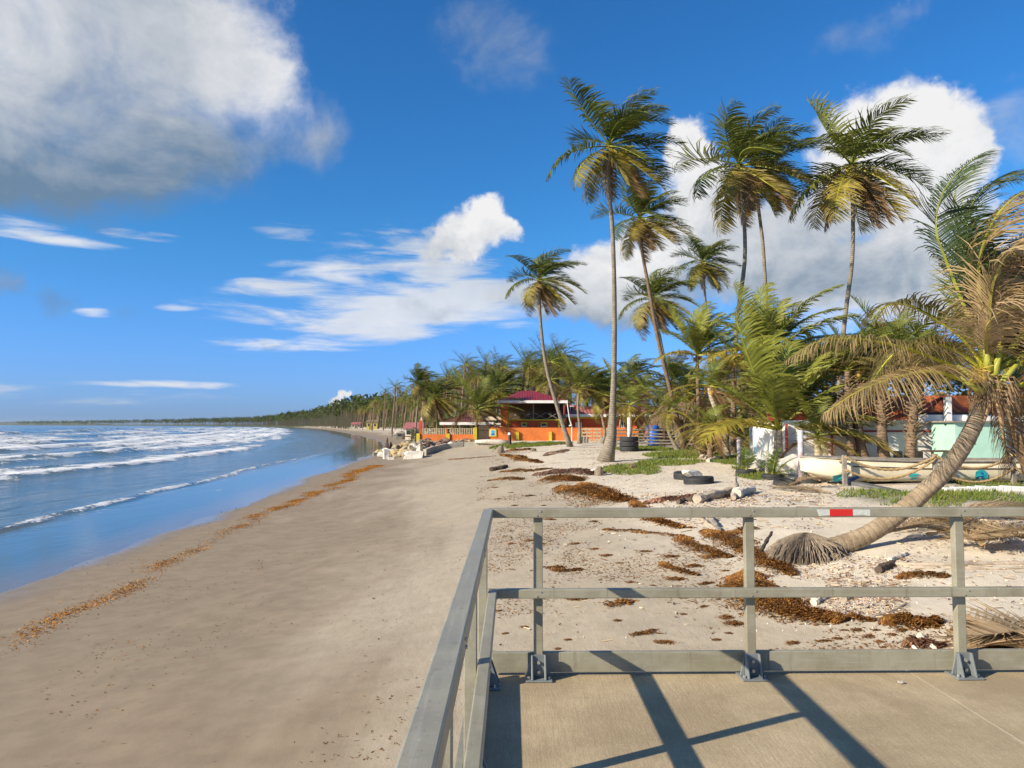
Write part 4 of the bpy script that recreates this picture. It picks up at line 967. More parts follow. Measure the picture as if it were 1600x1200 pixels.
    hip_roof(688.5, 770, 660.5, 722, 738, 647.5, 79, 5.6, gb, M['brown_roof'], 20)
    sh = empty('open_shed', Vector((hx(775, 84), 84, gz(775, 84))), 'open shed with flat cream roof left of the orange house column', 'shed')
    flatbox(748, 784, 651, 656.5, 84, 4, sh).build('roof', M['cream'], sh)
    for px in (752, 767, 779): flatbox(px-.9, px+.9, 656.5, 694, 84.2, .15, sh).build('post', M['grey_wood'], sh)
    for py in (661.5, 665.5): flatbox(769, 783, py, py+1.8, 84.15, .1, sh).build('rail', M['white'], sh)
    # flag pole
    fp_ = empty('white_pole', Vector((hx(893.5, 75.3), 75.3, gz(893.5, 75.3))), 'kinked white drainpipe pole in front of the orange wall', 'pole')
    MB().tube([U(893.2, 694, 75.3)-fp_.location, U(893.6, 666, 75.3)-fp_.location, U(890, 656, 75.3)-fp_.location, U(886, 628, 75.3)-fp_.location], [.05, .05, .045, .04], 8).build('pipe', M['white'], fp_)
    MB().tube([U(889, 665.5, 75.2)-fp_.location, U(893, 664.5, 75.2)-fp_.location], .07, 8).build('elbow', M['white'], fp_)
house()

def pallets_and_rails():
    d = 70.
    for j, (a, b) in enumerate(((908, 925), (926.5, 939), (946, 958))):
        b0 = Vector((hx((a+b)/2, d), d, gz((a+b)/2, d)))
        pt = empty('pallet', b0, ['pale wooden pallet nearest the white drainpipe, propped as a fence', 'pale pallet between the two crooked palm trunks', 'pale pallet just left of the tallest palm trunk'][j], 'pallet')
        for k in range(4): flatbox(a, b, 669.5+k*5.4, 672+k*5.4, d, .04, pt).build('slat', M['pale_wood'], pt)
        for px in (a+1, (a+b)/2, b-1): flatbox(px-.9, px+.9, 668.6, 693, d+.06, .06, pt).build('batten', M['pale_wood'], pt)
    for j, px in enumerate((908, 912.5, 917, 940, 944.5, 949, 953)):
        b0 = Vector((hx(px, 68), 68, gz(px, 68)))
        o = MB().tube([(0, 0, -.1), (0, 0, .25), (.02, 0, .55)], [.13, .12, .125], 9, jit=.06, seed=j).build('stump_seat', M['grey_wood'], None, loc=b0)
        tag(o, 'short grey log stump standing in the row under the pallets', 'stump', 'log stumps under the pallets')
    rf = empty('rail_fence', Vector((hx(1050, 56), 56, gz(1050, 56))), 'weathered split-rail fence with dark posts across the back of the beach', 'fence')
    for px in (962, 1014, 1038, 1082, 1128, 1180):
        p = U(px, 668, 56) - rf.location; MB().tube([(p.x, .1, -.1), (p.x, .1, p.z)], .06, 7).build('post', M['dark_wood'], rf)
    for k in range(5):
        for a, b in ((960, 1015), (1013, 1084), (1081, 1182)):
            p = U(a, 672.5+k*5.2+rnd.uniform(-1, 1), 56) - rf.location; q = U(b, 672.5+k*5.2+rnd.uniform(-1, 1), 56) - rf.location
            MB().tube([p, (p+q)/2 + Vector((0, 0, rnd.uniform(-.04, .04))), q], [.06, .055, .05], 6, jit=.1, seed=k).build('rail', M['grey_wood'], rf)
    # blue barrel and thatched hut behind the fence
    tb = empty('blue_barrel', Vector((hx(1020, 57.5), 57.5, gz(1020, 57.5))), 'blue plastic barrel behind the split-rail fence', 'barrel')
    MB().lathe([(0, 0), (.42, 0), (.46, .1), (.44, .5), (.48, .55), (.48, .75), (.44, .8), (.47, 1.3), (.42, 1.5), (0, 1.55)], n=18).build('drum', M['barrel'], tb, True)
    th = empty('thatched_hut', Vector((hx(1070, 60), 60, gz(1070, 60))), 'low thatched hut with shaggy grey-brown roof behind the fence', 'hut')
    m = MB(); r4 = random.Random(5); w, dp = 3.2, 2.0
    m.v += [(-w, -dp, 1.3), (w, -dp, 1.3), (w, dp, 1.3), (-w, dp, 1.3), (-w*.5, 0, 3.3), (w*.5, 0, 3.3)]; m.f += [(0, 1, 5, 4), (1, 2, 5), (2, 3, 4, 5), (3, 0, 4), (3, 2, 1, 0)]
    for k in range(420):
        u = r4.uniform(-1, 1); v = r4.random(); x = u*w*(1-.5*v); y = -dp*(1-v)-.05; z = 1.3+2*v+.05
        m.bar((x, y, z), (x+r4.uniform(-.12, .12), y-.22, z-.42), .07, .03)
    m.build('roof', M['thatch'], th)
    for x in (-2.7, 0, 2.7): MB().tube([(x, -1.5, 0), (x, -1.5, 1.4)], .08, 7).build('post', M['dark_wood'], th)
    MB().box(-2.6, 2.6, 1.2, 1.4, 0, 1.4).build('back_wall', M['dark_wood'], th)
mk('barrel', (.02, .13, .55), .5, .15, 3, .05)
pallets_and_rails()

# ------------------------------------------------------------------ tyres, posts, blue board, boat, rope fence, white building
def torus(R0, r0, h, n=28):
    pr = [(R0-r0*1.6, -.0), (R0-r0*1.6, h*.16), (R0-r0*.9, h*.1), (R0-.012, h*.02), (R0, h*.18), (R0+.008, h*.35), (R0-.004, h*.42), (R0+.008, h*.5), (R0, h*.82), (R0-.012, h*.98), (R0-r0*.9, h*.9), (R0-r0*1.6, h*.84), (R0-r0*1.6, h), (R0-r0*1.75, h*.9), (R0-r0*1.75, h*.1), (R0-r0*1.6, 0)]
    return MB().lathe(pr, n=n).mesh('tyre', M['rubber'], True)
TY = torus(.5, .14, .26); TYS = torus(.34, .09, .19)
def tyre(px, py, label, me=TY, s=1., rot=(0, 0, 0), dz=-.02, group=None):
    p = G(px, py); o = link_mesh('tyre', me, None, (p.x, p.y, p.z + dz)); o.scale = (s,)*3; o.rotation_euler = rot
    return tag(o, label, 'tyre', group), p
_, p1 = tyre(1074, 748, 'black tyre lying flat behind the other, a stone slab between them', s=.92, rot=(R(4), 0, 0))
_, p2 = tyre(1092, 756, 'black tyre lying flat in front of the pair on the open sand', s=.92, rot=(0, R(-3), 0))
def rockmesh(seed, n=2, flat=.7, mat='rock', jag=.35):
    import bmesh
    bm = bmesh.new(); bmesh.ops.create_icosphere(bm, subdivisions=n, radius=1.); rr = random.Random(seed)
    pl = [(Vector((rr.gauss(0, 1), rr.gauss(0, 1), rr.gauss(0, 1))).normalized(), rr.uniform(.55, .9)) for _ in range(9)]
    for v in bm.verts:
        for nv, dd in pl:
            k = v.co.dot(nv)
            if k > dd: v.co -= nv*(k-dd)
        v.co *= 1 + rr.uniform(-jag, jag)*.14; v.co.z *= flat
    me = bpy.data.meshes.new('rock'); bm.to_mesh(me); bm.free(); me.materials.append(M[mat]); return me
slab = link_mesh('stone_slab', rockmesh(3, 2, .35, 'rock_pale'), None, ((p1.x+p2.x)/2 - .05, (p1.y+p2.y)/2 - .15, p2.z + .27)); slab.scale = (.38, .26, .42); slab.rotation_euler = (R(14), R(8), .4)
tag(slab, 'cream stone slab resting on the two flat tyres', 'stone')
# tyre stack with white post
sp_ = G(983, 705)
for k in range(3):
    o = link_mesh('tyre', TY, None, (sp_.x, sp_.y, sp_.z + k*.30)); o.scale = (1.15, 1.15, 1.12); o.rotation_euler = (0, 0, k)
    tag(o, ['lowest tyre of the stack round the white post', 'middle tyre of the stack round the white post', 'top tyre of the stack round the white post'][k], 'tyre', 'tyres stacked round the white post')
tag(MB().tube([(0, 0, 0), (0, 0, 2.05)], .085, 10).build('white_post', M['white'], None, True, loc=(sp_.x, sp_.y, sp_.z)), 'white post rising from the stack of tyres', 'post')
ps = G(967, 703); tag(MB().tube([(0, 0, -.1), (.02, 0, .6), (-.03, 0, 1.1)], [.24, .2, .17], 10, jit=.08).build('mossy_stump', M['moss'], None, loc=ps), 'mossy cut stump left of the tyre stack', 'stump') if 'moss' in M else None

def fence_post(px, py0, py1, w, label, mat='purple_post', lean=0.):
    p = G(px, py1); d = p.y; h = U(px, py0, d).z - p.z; r = w*PX(d)/2
    o = MB().tube([(0, 0, -.15), (lean*.5, 0, h*.5), (lean, 0, h)], [r*1.02, r, r*.97], 10, jit=.04, seed=int(px)).build('painted_post', M[mat], None, True, loc=p)
    return tag(o, label, 'post'), p, h
fence_post(1155, 684, 732, 6.5, 'whitewashed post left of the first potted palm', 'purple_post')
fence_post(1175, 668, 716, 7.5, 'tall white post just left of the thin blue pole', 'white')
fence_post(1195, 667, 722, 7, 'white post behind the second potted palm', 'white')
fence_post(1252, 672, 746, 9, 'peeling white and purple post right of the blue board', 'purple_post')
fence_post(1199, 715, 742, 7, 'short purple stub post behind the second potted palm', 'purple_post')
fence_post(1275, 682, 728, 5, 'slim grey post right of the blue board', 'grey_wood')
fence_post(1394, 688, 720, 6, 'pale stub post between the shaggy palms', 'tin')
fence_post(1179, 672, 722, 2.6, 'thin turquoise pole beside the tall white post', 'sky_blue')
bbp = G(1228, 728); bd = bbp.y + .2
bb = empty('blue_board', Vector((hx(1230, bd), bd, Z(hx(1230, bd), bd))), 'bright blue board on slanted legs behind the potted palms', 'board')
flatbox(1207, 1251, 688, 712, bd, .04, bb).build('panel', M['sky_blue'], bb)
for a, c in ((1226, 1221), (1244, 1250)): MB().bar(U(a, 711, bd+.02)-bb.location, U(c, 730, bd)-bb.location, .07, .03).build('leg', M['sky_blue'], bb)
MB().poly_prism([U(a, c, bd-.01)-bb.location for a, c in ((1219, 712), (1232, 712), (1222, 727), (1214, 727))], (0, .03, 0)).build('brace_panel', M['sky_blue'], bb)
# potted palms in tyres
YPM = []
for v in range(2):
    fl = []
    for k in range(7):
        P = rachis(k*2.4+v, R(82 - 9*k), 1., .75, .35, WIND, 8); V, Fc, C = frond_data(P, 26, .34, .028, .35, np.array(WIND)*.2, (.07, .12, .02), (.12, .15, .03), (.28, .27, .04), 300+v*20+k, 2, .016, bare=.22)
        fl.append(np_mesh('frond', V, Fc, M['leaf'], C))
    YPM.append(fl)
def young_palm(px, py, size, label, v, pot=None, name='young_palm'):
    p = G(px, py)
    if pot: tag(link_mesh('tyre', TYS, None, p + Vector((0, 0, -.02))), pot, 'tyre')
    t = empty(name, p, label, 'palm')
    for me in YPM[v]: o = link_mesh('frond', me, t, (0, 0, .05)); o.scale = (size,)*3; o.rotation_euler = (0, 0, rnd.uniform(-.3, .3))
    MB().tube([(0, 0, 0), (.01, 0, .25*size)], [.06*size, .035*size], 8).build('stem', M['petiole'], t)
young_palm(1166, 741, .9, 'young palm planted in the left tyre pot', 0, 'tyre pot holding the left young palm')
young_palm(1207, 749, 1.0, 'young palm planted in the tyre pot before the blue board', 1, 'tyre pot holding the young palm before the blue board')
young_palm(1322, 718, 1.2, 'small dark palm plant behind the first rope post', 0); young_palm(1290, 722, .8, 'low green plant behind the boat bow', 1)
tyre(1228, 757, 'half-buried tyre lying beside the tyre pot', TYS, 1.05, (R(10), R(4), 0), -.08); tyre(1262, 755, 'half-buried tyre at the foot of the peeling post', TY, .8, (R(-8), R(12), 0), -.12)
for i, (px, py, s, lab) in enumerate(((1188, 736, .42, 'striped weathered boulder behind the left tyre pot'), (1236, 741, .62, 'pale striped boulder between blue board and peeling post'), (1245, 733, .5, 'pale boulder behind the peeling post'), (1183, 722, .45, 'cream rock behind the left young palm'))):
    p = G(px, py); o = link_mesh('boulder', rockmesh(60+i, 3, .75, 'rock_pale'), None, p + Vector((0, 0, s*.35))); o.scale = (s*1.2, s, s); tag(o, lab, 'rock')
def boat():
    p = G(1430, 756); d = p.y + .9; x0, x1 = hx(1262, d-.6), hx(1700, d-.6)
    b = empty('fishing_boat', Vector((x0, d, Z(hx(1430, d), d))), 'long cream wooden boat with turquoise markings behind the rope fence', 'boat')
    n, mcs = 40, 17; V = []; Fc = []; Lb = x1-x0; H = .68
    for i in range(n+1):
        u = i/n; bw = .78*(1-(1-min(1, u/.22))**2.2)**.6 if u < .22 else .78
        keel = .30*(1-min(1, u/.16))**1.6; hh = H - .10*min(1, u/.4) if u > .02 else H - .02
        for k in range(mcs):
            a = k/(mcs-1)*2-1; w = (1-(1-abs(a))**3)*(1 if a > 0 else -1)*bw
            z = keel + (hh-keel)*abs(a)**3
            V.append((u*Lb, -w if True else w, z))
        for k in range(mcs-2, 0, -1):           # inside shell
            a = k/(mcs-1)*2-1; w = (1-(1-abs(a))**3)*(1 if a > 0 else -1)*bw*.93
            V.append((u*Lb, -w, keel + .06 + (hh-keel)*abs(a)**3*.95))
    mc2 = mcs*2-2
    for i in range(n):
        for k in range(mc2):
            a = i*mc2+k; c = i*mc2+(k+1) % mc2; Fc.append((a, a+mc2, c+mc2, c))
    Fc.append(tuple(n*mc2+k for k in range(mc2))); Fc.append(tuple(reversed(range(mc2))))
    link_mesh('hull', np_mesh('hull', V, Fc, M['cream'], smooth=True), b)
    for sd in (-1, 1):
        pts = []
        for i in range(0, n+1, 2):
            u = i/n; bw = .78*(1-(1-min(1, u/.22))**2.2)**.6 if u < .22 else .78
            pts.append((u*Lb, sd*(bw+.012), (H - .10*min(1, u/.4))+.005))
        MB().tube(pts, .032, 6).build('gunwale', M['grey_wood'], b)
        pts2 = [(x, y*1.0 + (sd*.004), z-.2) for x, y, z in pts[3:]]
        MB().tube([(x, y*.985, z) for x, y, z in pts2], .018, 5).build('rubbing_strake', M['dark_wood'], b)
    for u in (.3, .5, .7, .9): MB().box(u*Lb-.12, u*Lb+.12, -.72, .72, .44, .48).build('thwart', M['pale_wood'], b)
    # painted marks fixed on the camera side
    def mark(pl, mat, nm):
        q = []
        for px, py in pl:
            w = U(px, py, d-.8) - b.location; a = max(.05, min(1, (w.z/.6)))**(1/3); yy = -.78*(1-(1-a)**3) - .02; q.append((w.x, yy, w.z))
        MB().poly_prism(q, (0, -.006, 0)).build(nm, M[mat], b)
    mark([(1525, 737), (1531, 734), (1539, 735), (1544, 741), (1545, 748), (1540, 752), (1530, 752), (1525, 746)], 'turq', 'painted_oval'); mark([(1533, 737), (1537, 739), (1540, 749), (1535, 748)], 'blue', 'painted_oval_core')
    for k, (a, c) in enumerate(((741, 743.2), (744.4, 746), (748.5, 750))): mark([(1418+k*3, a), (1430, a-1.5), (1439-k*2, a+.5), (1430, c-.5), (1420+k*3, c)], 'turq', 'painted_leaf')
    for px in (1356, 1496): mark([(px, 748), (px+7, 754), (px+5, 755), (px-1, 750)], 'yellow', 'painted_chevron')
    mark([(1322, 752), (1331, 748), (1346, 742), (1349, 744), (1338, 752), (1326, 757)], 'blue', 'painted_fin'); mark([(1302, 744), (1318, 740), (1330, 738), (1324, 746), (1312, 754), (1304, 752)], 'turq', 'painted_fin')
boat()
def rope_fence():
    ps = []
    for px, y0, y1, lab in ((1320, 711, 759, 'grey wooden rope post before the boat bow'), (1462, 709, 757, 'grey wooden rope post half hidden by the leaning trunk'), (1584, 706, 757, 'grey rope post beneath the dead hanging fronds'), (1700, 706, 757, 'rope post beyond the photo edge')):
        p = G(px, y1); d = p.y; h = U(px, y0, d).z - p.z
        tag(MB().box(-.055, .055, -.05, .05, -.1, h).build('rope_post', M['grey_wood'], None, bevel=.008, loc=p), lab, 'post'); ps.append((p, h))
    p = G(1252, 746); ps.insert(0, (p, .75))
    nm = ['peeling post and the first rope post', 'first rope post and the half-hidden one', 'half-hidden rope post and the one below the dead fronds', 'last two rope posts at the photo edge']
    for i in range(len(ps)-1):
        for lv in (0, 1):
            (a, ha), (b, hb) = ps[i], ps[i+1]; A = a + Vector((0, -.07, ha*(.94 if lv == 0 else .52))); B = b + Vector((0, -.07, hb*(.94 if lv == 0 else .52)))
            if lv == 1 and i == 1: B = b + Vector((0, -.07, hb*.85))
            pts = [A.lerp(B, t) + Vector((0, 0, -.36*(1-(2*t-1)**2)*(1 if lv == 0 else 1.05))) for t in np.linspace(0, 1, 40)]
            m = MB(); tw = [Vector(q) for q in pts]
            for s in range(2):
                m.tube([q + Vector((0, .017*math.cos(j*1.2+s*math.pi), .017*math.sin(j*1.2+s*math.pi))) for j, q in enumerate(tw)], .026, 5)
            tag(m.build('rope', M['rope'], None, True), ('upper' if lv == 0 else 'lower') + ' sagging rope between the ' + nm[i], 'rope', 'ropes of the rope fence')
rope_fence()
def white_building():
    d = 28.9; b = empty('white_building', Vector((hx(1420, d), d, Z(hx(1420, d), d))), 'low white building with brick stripe and rusty orange roof behind the shaggy palms', 'building')
    f = lambda a, c, e, g, dd, dp, nm, mt, par=None: flatbox(a, c, e, g, dd, dp, b).build(nm, M[mt], par or b)
    f(1228, 1510, 657, 735, d, 4, 'wall', 'white'); f(1510, 1760, 650, 735, d-.4, 4.4, 'wall', 'white'); f(1418, 1512, 648, 660, d-.2, .2, 'parapet', 'white')
    x = 1305.
    while x < 1453: f(x, x+2.8, 672.2, 675.2, d-.03, .03, 'brick', 'brick_red'); x += 3.6
    f(1200, 1330, 640, 657.5, d+.4, .1, 'red_gable', 'brick_red'); 
    L = b.location
    rf = MB().hexa([U(1325, 656, d-.5)-L, U(1420, 656, d-.5)-L, U(1420, 622, d+2)-L, U(1325, 622, d+2)-L, U(1325, 654.5, d-.5)-L, U(1420, 654.5, d-.5)-L, U(1420, 620.5, d+2)-L, U(1325, 620.5, d+2)-L]).build('rusty_roof', M['rust'], b)
    for k in range(18):
        px = 1328+k*5; MB().bar(U(px, 654.2, d-.5)-L, U(px, 620.2, d+2)-L, .05, .04).build('roof_rib', M['rust'], rf)
    for a, y0, c, y1 in ((1420, 648, 1470, 622), (1470, 622, 1520, 648), (1445, 648, 1470, 622), (1495, 648, 1470, 622), (1520, 648, 1565, 622), (1540, 648, 1565, 622)):
        MB().bar(U(a, y0, d+.6)-L, U(c, y1, d+.6)-L, .09, .09).build('truss', M['brick_red'], b)
    f(1415, 1600, 644, 648, d+.5, .12, 'beam', 'dark_wood'); f(1440, 1560, 618, 646, d+2.4, .1, 'orange_gable', 'rust')
    f(1481, 1488, 620, 662, d-.5, .25, 'column', 'white')
    f(1474, 1478.5, 664, 706, d-.5, .12, 'red_post', 'brick_red'); f(1228, 1231, 662, 706, d-.2, .12, 'red_post', 'brick_red'); f(1299, 1301.5, 662, 712, d-.2, .12, 'red_post', 'brick_red')
    MB().hexa([U(1475, 664, d-1.6)-L, U(1600, 662, d-1.6)-L, U(1600, 658, d-.2)-L, U(1475, 660, d-.2)-L, U(1475, 663, d-1.6)-L, U(1600, 661, d-1.6)-L, U(1600, 657, d-.2)-L, U(1475, 659, d-.2)-L]).build('awning', M['dark'], b)
    f(1512, 1560, 668, 735, d-.46, .05, 'grey_door', 'tin')
    for px in (1405, 1437): f(px-4, px+4, 705, 716, d-1.2, .3, 'dark_planter', 'dark')
    f(1452, 1495, 704, 706.5, d-2, .6, 'counter', 'dark_wood'); f(1456, 1458, 706.5, 722, d-1.9, .1, 'counter_leg', 'dark_wood'); f(1490, 1492, 706.5, 722, d-1.9, .1, 'counter_leg', 'dark_wood')
    fl = MB(); fl.tube([(0, 0, 0), (0, -.12, .03)], [.05, .12], 10).build('lamp', M['cream'], b, loc=U(1481, 673, d-.55)-L)
    m = empty('mint_panel', Vector((hx(1530, 26.8), 26.8, Z(hx(1530, 26.8), 26.8))), 'mint green painted kiosk wall behind the leaning trunk', 'kiosk')
    flatbox(1492, 1572, 660, 740, 26.8, 1.5, m).build('wall', M['mint'], m); flatbox(1490, 1574, 657.5, 660, 26.65, 1.8, m).build('cap', M['grey_wood'], m)
    flatbox(1572, 1580, 700, 740, 26.7, .4, m).build('corner_post', M['dark_wood'], m)
    tt = empty('bar_table', U(1510, 742, 25.4) * 1, 'small green pedestal table before the mint wall', 'table'); tt.location.z = Z(tt.location.x, 25.4)
    MB().tube([(0, 0, 0), (0, 0, .95)], .035, 8).build('leg', M['moss'], tt); MB().lathe([(0, .94), (.30, .94), (.30, .98), (0, .98)], n=16).build('table_top', M['moss'], tt)
    g2 = G(1350, 765)
    bm_ = empty('grey_beam', G(1352, 768), 'dark grey square beam lying in the grass', 'beam')
    MB().bar(U(1331, 757, g2.y+1.2)-bm_.location, U(1402, 772, g2.y-.6)-bm_.location, .26, .2).build('timber', M['grey_dark'], bm_, bevel=.015)
    pp = G(1540, 767); o = MB(); tt2 = []
    for k in range(16):
        x0 = hx(1472, pp.y) + k*.22; o.box(x0, x0+.20, pp.y-.12, pp.y+.12, Z(x0, pp.y)+.0, Z(x0, pp.y)+.10)
    ed = empty('white_kerb', (0, 0, 0), 'row of whitewashed edging blocks in the grass at right', 'kerb')
    for k in range(18):
        x0 = hx(1472, pp.y) + k*.2; MB().box(x0, x0+.185, pp.y-.1, pp.y+.1, Z(x0, pp.y)-.05, Z(x0, pp.y)+.11+.01*math.sin(k*2.)).build('block', M['white'], ed, bevel=.01)
mk('moss', (.12, .15, .06), .85, .3, 5, .3); mk('grey_dark', (.11, .11, .11), .8, .2, 5, .2)
white_building()

# ------------------------------------------------------------------ rocks and seawall below the house
def rocks():
    kw = empty('seawall_kerb', (0, 0, 0), 'low concrete kerb curving below the rock pile', 'kerb')
    pl = [(666, 712), (680, 706), (700, 701), (725, 698), (750, 696.5), (790, 694.5)]
    gp = [G(x, y) for x, y in pl]
    for i in range(len(gp)-1):
        a, c = gp[i], gp[i+1]; t = (c-a).normalized(); n = Vector((-t.y, t.x, 0))*.35; h = Vector((0, 0, .55 - .05*i)); lo = Vector((0, 0, -.3)); a2, c2 = a + t*.02, c - t*.02
        MB().hexa([a2+lo, c2+lo, c2+n+lo, a2+n+lo, a2+h, c2+h, c2+n+h, a2+n+h]).build('block', M['concrete'], kw, bevel=.03)
    var = {m: [rockmesh(100+i*7+j, 2, .72, m, .5) for i in range(4)] for j, m in enumerate(('rock', 'rock_pale', 'rock_red', 'rock_yel'))}
    def put(px, py, s, m, label=None, lift=0., grp='boulders of the rock pile below the fence', sc=(1.15, .9, 1)):
        p = G(px, py); o = link_mesh('boulder', var[m][rnd.randrange(4)], None, p + Vector((0, 0, lift + s*.28))); o.scale = (s*sc[0], s*sc[1], s*sc[2]*rnd.uniform(.8, 1.1)); o.rotation_euler = (rnd.uniform(-.3, .3), rnd.uniform(-.3, .3), rnd.uniform(0, 6.28))
        return tag(o, label or 'boulder among many in the rock pile below the fence', 'rock', None if label else grp)
    r5 = random.Random(17)
    for k in range(150):
        t = r5.random(); px = 592 + t*155; top = np.interp(px, [590, 610, 640, 660, 700, 750], [708, 702, 690, 687, 688, 689]); bot = np.interp(px, [590, 610, 640, 665, 700, 750], [712, 714, 712, 708, 698, 694.5])
        v = r5.random(); py = bot + (top-bot)*v
        m = 'rock_red' if px > 660 and r5.random() < .75 else r5.choice(['rock', 'rock', 'rock_yel', 'rock_pale'])
        base_y = bot + .3; p = G(px, base_y); d = p.y + v*3.5
        s = r5.uniform(.22, .5)*(1.2 if px < 660 else .8)
        w = U(px, py, d); o = link_mesh('boulder', var[m][r5.randrange(4)], None, w); o.scale = (s*1.2, s, s*.9); o.rotation_euler = (r5.uniform(-.5, .5), r5.uniform(-.5, .5), r5.uniform(0, 6.28))
        tag(o, 'boulder among many in the rock pile below the fence', 'rock', 'boulders of the rock pile below the fence')
    # earth core that carries the pile
    c = empty('rock_bank', (0, 0, 0)); bpy.data.objects.remove(c)
    V = []; Fc = []; N_ = 24
    for i in range(N_+1):
        px = 596 + i*(752-596)/N_; bot = np.interp(px, [590, 610, 640, 665, 700, 750], [712, 714, 711, 707, 697, 694]); p = G(px, bot); top = np.interp(px, [596, 640, 660, 700, 750], [709, 694, 690, 690, 690])
        q = U(px, top + 1.0, p.y + 3.4); V += [tuple(p + Vector((0, 0, -.4))), (q.x, q.y, q.z), (q.x, q.y + 6, q.z - .1), (q.x, q.y+8, -.6)]
    for i in range(N_):
        for k in range(3): Fc.append((4*i+k, 4*i+4+k, 4*i+5+k, 4*i+1+k))
    o = link_mesh('rubble_bank', np_mesh('rubble_bank', V, Fc, M['rock_red'], smooth=True)); o['kind'] = 'structure'
    # named pieces
    def slabbox(px0, px1, py0, py1, name, label, mat, dep=.8, rot=0, sk=0.):
        p = G((px0+px1)/2, py1); d = p.y; w = (px1-px0)*PX(d); h = (py1-py0)*PX(d)
        m = MB().hexa([(-w/2, -dep/2, -.1), (w/2*.9, -dep/2, -.05), (w/2, dep/2, 0), (-w/2, dep/2, 0), (-w/2+sk, -dep/2+.3, h), (w/2+.05, -dep/2+.35, h*.85), (w/2, dep/2, h*.9), (-w/2+sk, dep/2, h*.95)])
        o = m.build(name, M[mat], None, bevel=.05, loc=p); o.rotation_euler = (0, 0, rot); return tag(o, label, 'slab')
    slabbox(630, 662, 704, 716, 'concrete_slab', 'tilted white concrete slab at the front of the rock pile', 'rock_pale', 1.0, 0, .45)
    slabbox(599, 608, 701, 717, 'concrete_block', 'upright white concrete block at the seaward end of the rocks', 'rock_pale', .8, .3)
    slabbox(608, 619, 700, 705, 'concrete_block', 'white broken block lying beside the upright one', 'rock_pale', .7, .2)
    slabbox(606, 616, 714, 718, 'concrete_block', 'small white fragment on the sand before the rocks', 'rock_pale', .5, .2)
    slabbox(583, 590, 707, 713, 'concrete_block', 'outermost dark block at the water edge', 'conc_dark', .7, .4)
    for i, (px, y0, y1, lab) in enumerate(((604, 684, 702, 'taller jagged driftwood spike in the rocks by the water'), (610, 690, 701, 'shorter driftwood spike beside the taller one'))):
        p = G(px, y1 + 8); d = p.y+.5; a = U(px-2.5, y1, d); b_ = U(px + (1.2 if i == 0 else .5), y0, d)
        tag(MB().tube([a - Vector((0, 0, .4)), a.lerp(b_, .4) + Vector((.1, 0, 0)), b_], [.38, .22, .05], 7, jit=.2, seed=i).build('driftwood_spike', M['dark_wood'], None), lab, 'driftwood')
    p = G(660, 706); a = U(662, 708, p.y-.3); tag(MB().tube([a, U(659, 698, p.y-.2), U(657, 688, p.y)], [.3, .17, .04], 7, jit=.2, seed=8).build('driftwood_root', M['dark_wood'], None), 'dark twisted root standing behind the white slab', 'driftwood')
    # pale beached log and its dark post
    p = G(770, 695.5); d = p.y
    tag(MB().tube([U(742, 690, d), U(760, 690, d), U(780, 691.5, d), U(797, 692.5, d)], [.13, .22, .28, .2], 8, jit=.08).build('beached_log', M['drift_pale'], None, True), 'long pale log lying before the orange wall', 'log')
    mp = empty('mooring_post', G(796, 696), 'dark post with a white top beside the long pale log', 'post')
    MB().tube([(0, 0, -.2), (.02, 0, .5), (0, 0, .95)], [.2, .15, .13], 8, jit=.1).build('shaft', M['dark_wood'], mp); MB().tube([(0, 0, .95), (0, 0, 1.15)], [.14, .12], 8).build('white_top', M['white'], mp)
    def stump(px, py, w, h, lab, mat='root'):
        p = G(px, py); k = PX(p.y); tag(MB().tube([(0, 0, -.1), (.0, 0, h*k*.5), (w*k*.1, 0, h*k)], [w*k*.55, w*k*.42, w*k*.2], 9, jit=.16, seed=int(px)).build('tree_stump', M[mat], None, loc=p), lab, 'stump')
    stump(782, 708, 15, 11, 'dark conical stump at the left end of the brown wrack'); stump(876, 695, 4, 5, 'tiny stump below the orange wall', 'dark_wood')
    stump(936, 743, 16, 14, 'grey stump with a dark cap beside the tallest palm'); stump(834, 705, 12, 4, 'low rounded stump at the end of the brown wrack')
    p = G(929, 740); o = link_mesh('stone', var['rock_pale'][0], None, p + Vector((0, 0, .1))); o.scale = (.24, .2, .2); tag(o, 'white stone beside the grey capped stump', 'stone')
    p = G(989, 732); o = link_mesh('stone', var['rock_red'][1], None, p + Vector((0, 0, .07))); o.scale = (.16, .12, .14); tag(o, 'small brown stone in the grass by the tallest palm', 'stone')
rocks()

# ------------------------------------------------------------------ driftwood and fallen fronds
def log(pts, rad, label, mat='drift', seed=0, name='driftwood_log', n=8, lift=0.):
    P = [G(x, y) for x, y in pts]; m = len(P); rr_ = [rad*(1 - .35*i/(m-1)) for i in range(m)]
    Q = [p + Vector((0, 0, r*.75 + lift*(i/(m-1)))) for i, (p, r) in enumerate(zip(P, rr_))]
    Q2 = spline(Q, 22); rs_ = random.Random(seed*3+1); ph = rs_.uniform(0, 6)
    rad2 = [(rr_[0] + (rr_[-1]-rr_[0])*i/21)*(1 + .16*math.sin(i*.9+ph) + rs_.uniform(-.1, .1))*(.8 if i in (0, 21) else 1) for i in range(22)]
    Q2 = [(x + rs_.uniform(-.15, .15)*rad, y, z + rs_.uniform(-.12, .12)*rad) for x, y, z in Q2]
    tag(MB().tube(Q2, rad2, n, jit=.16, seed=seed).build(name, M[mat], None), label, 'driftwood')
log([(1088, 787), (1120, 778), (1152, 768)], .13, 'thick bleached log behind the railing left of the leaning palm', 'drift', 1)
log([(1152, 779), (1165, 772), (1178, 770)], .14, 'broken pale log end against the thick bleached log', 'drift_pale', 2)
log([(1146, 782), (1150, 774), (1148, 764)], .08, 'upright snag between the two bleached logs', 'drift', 3, lift=.35)
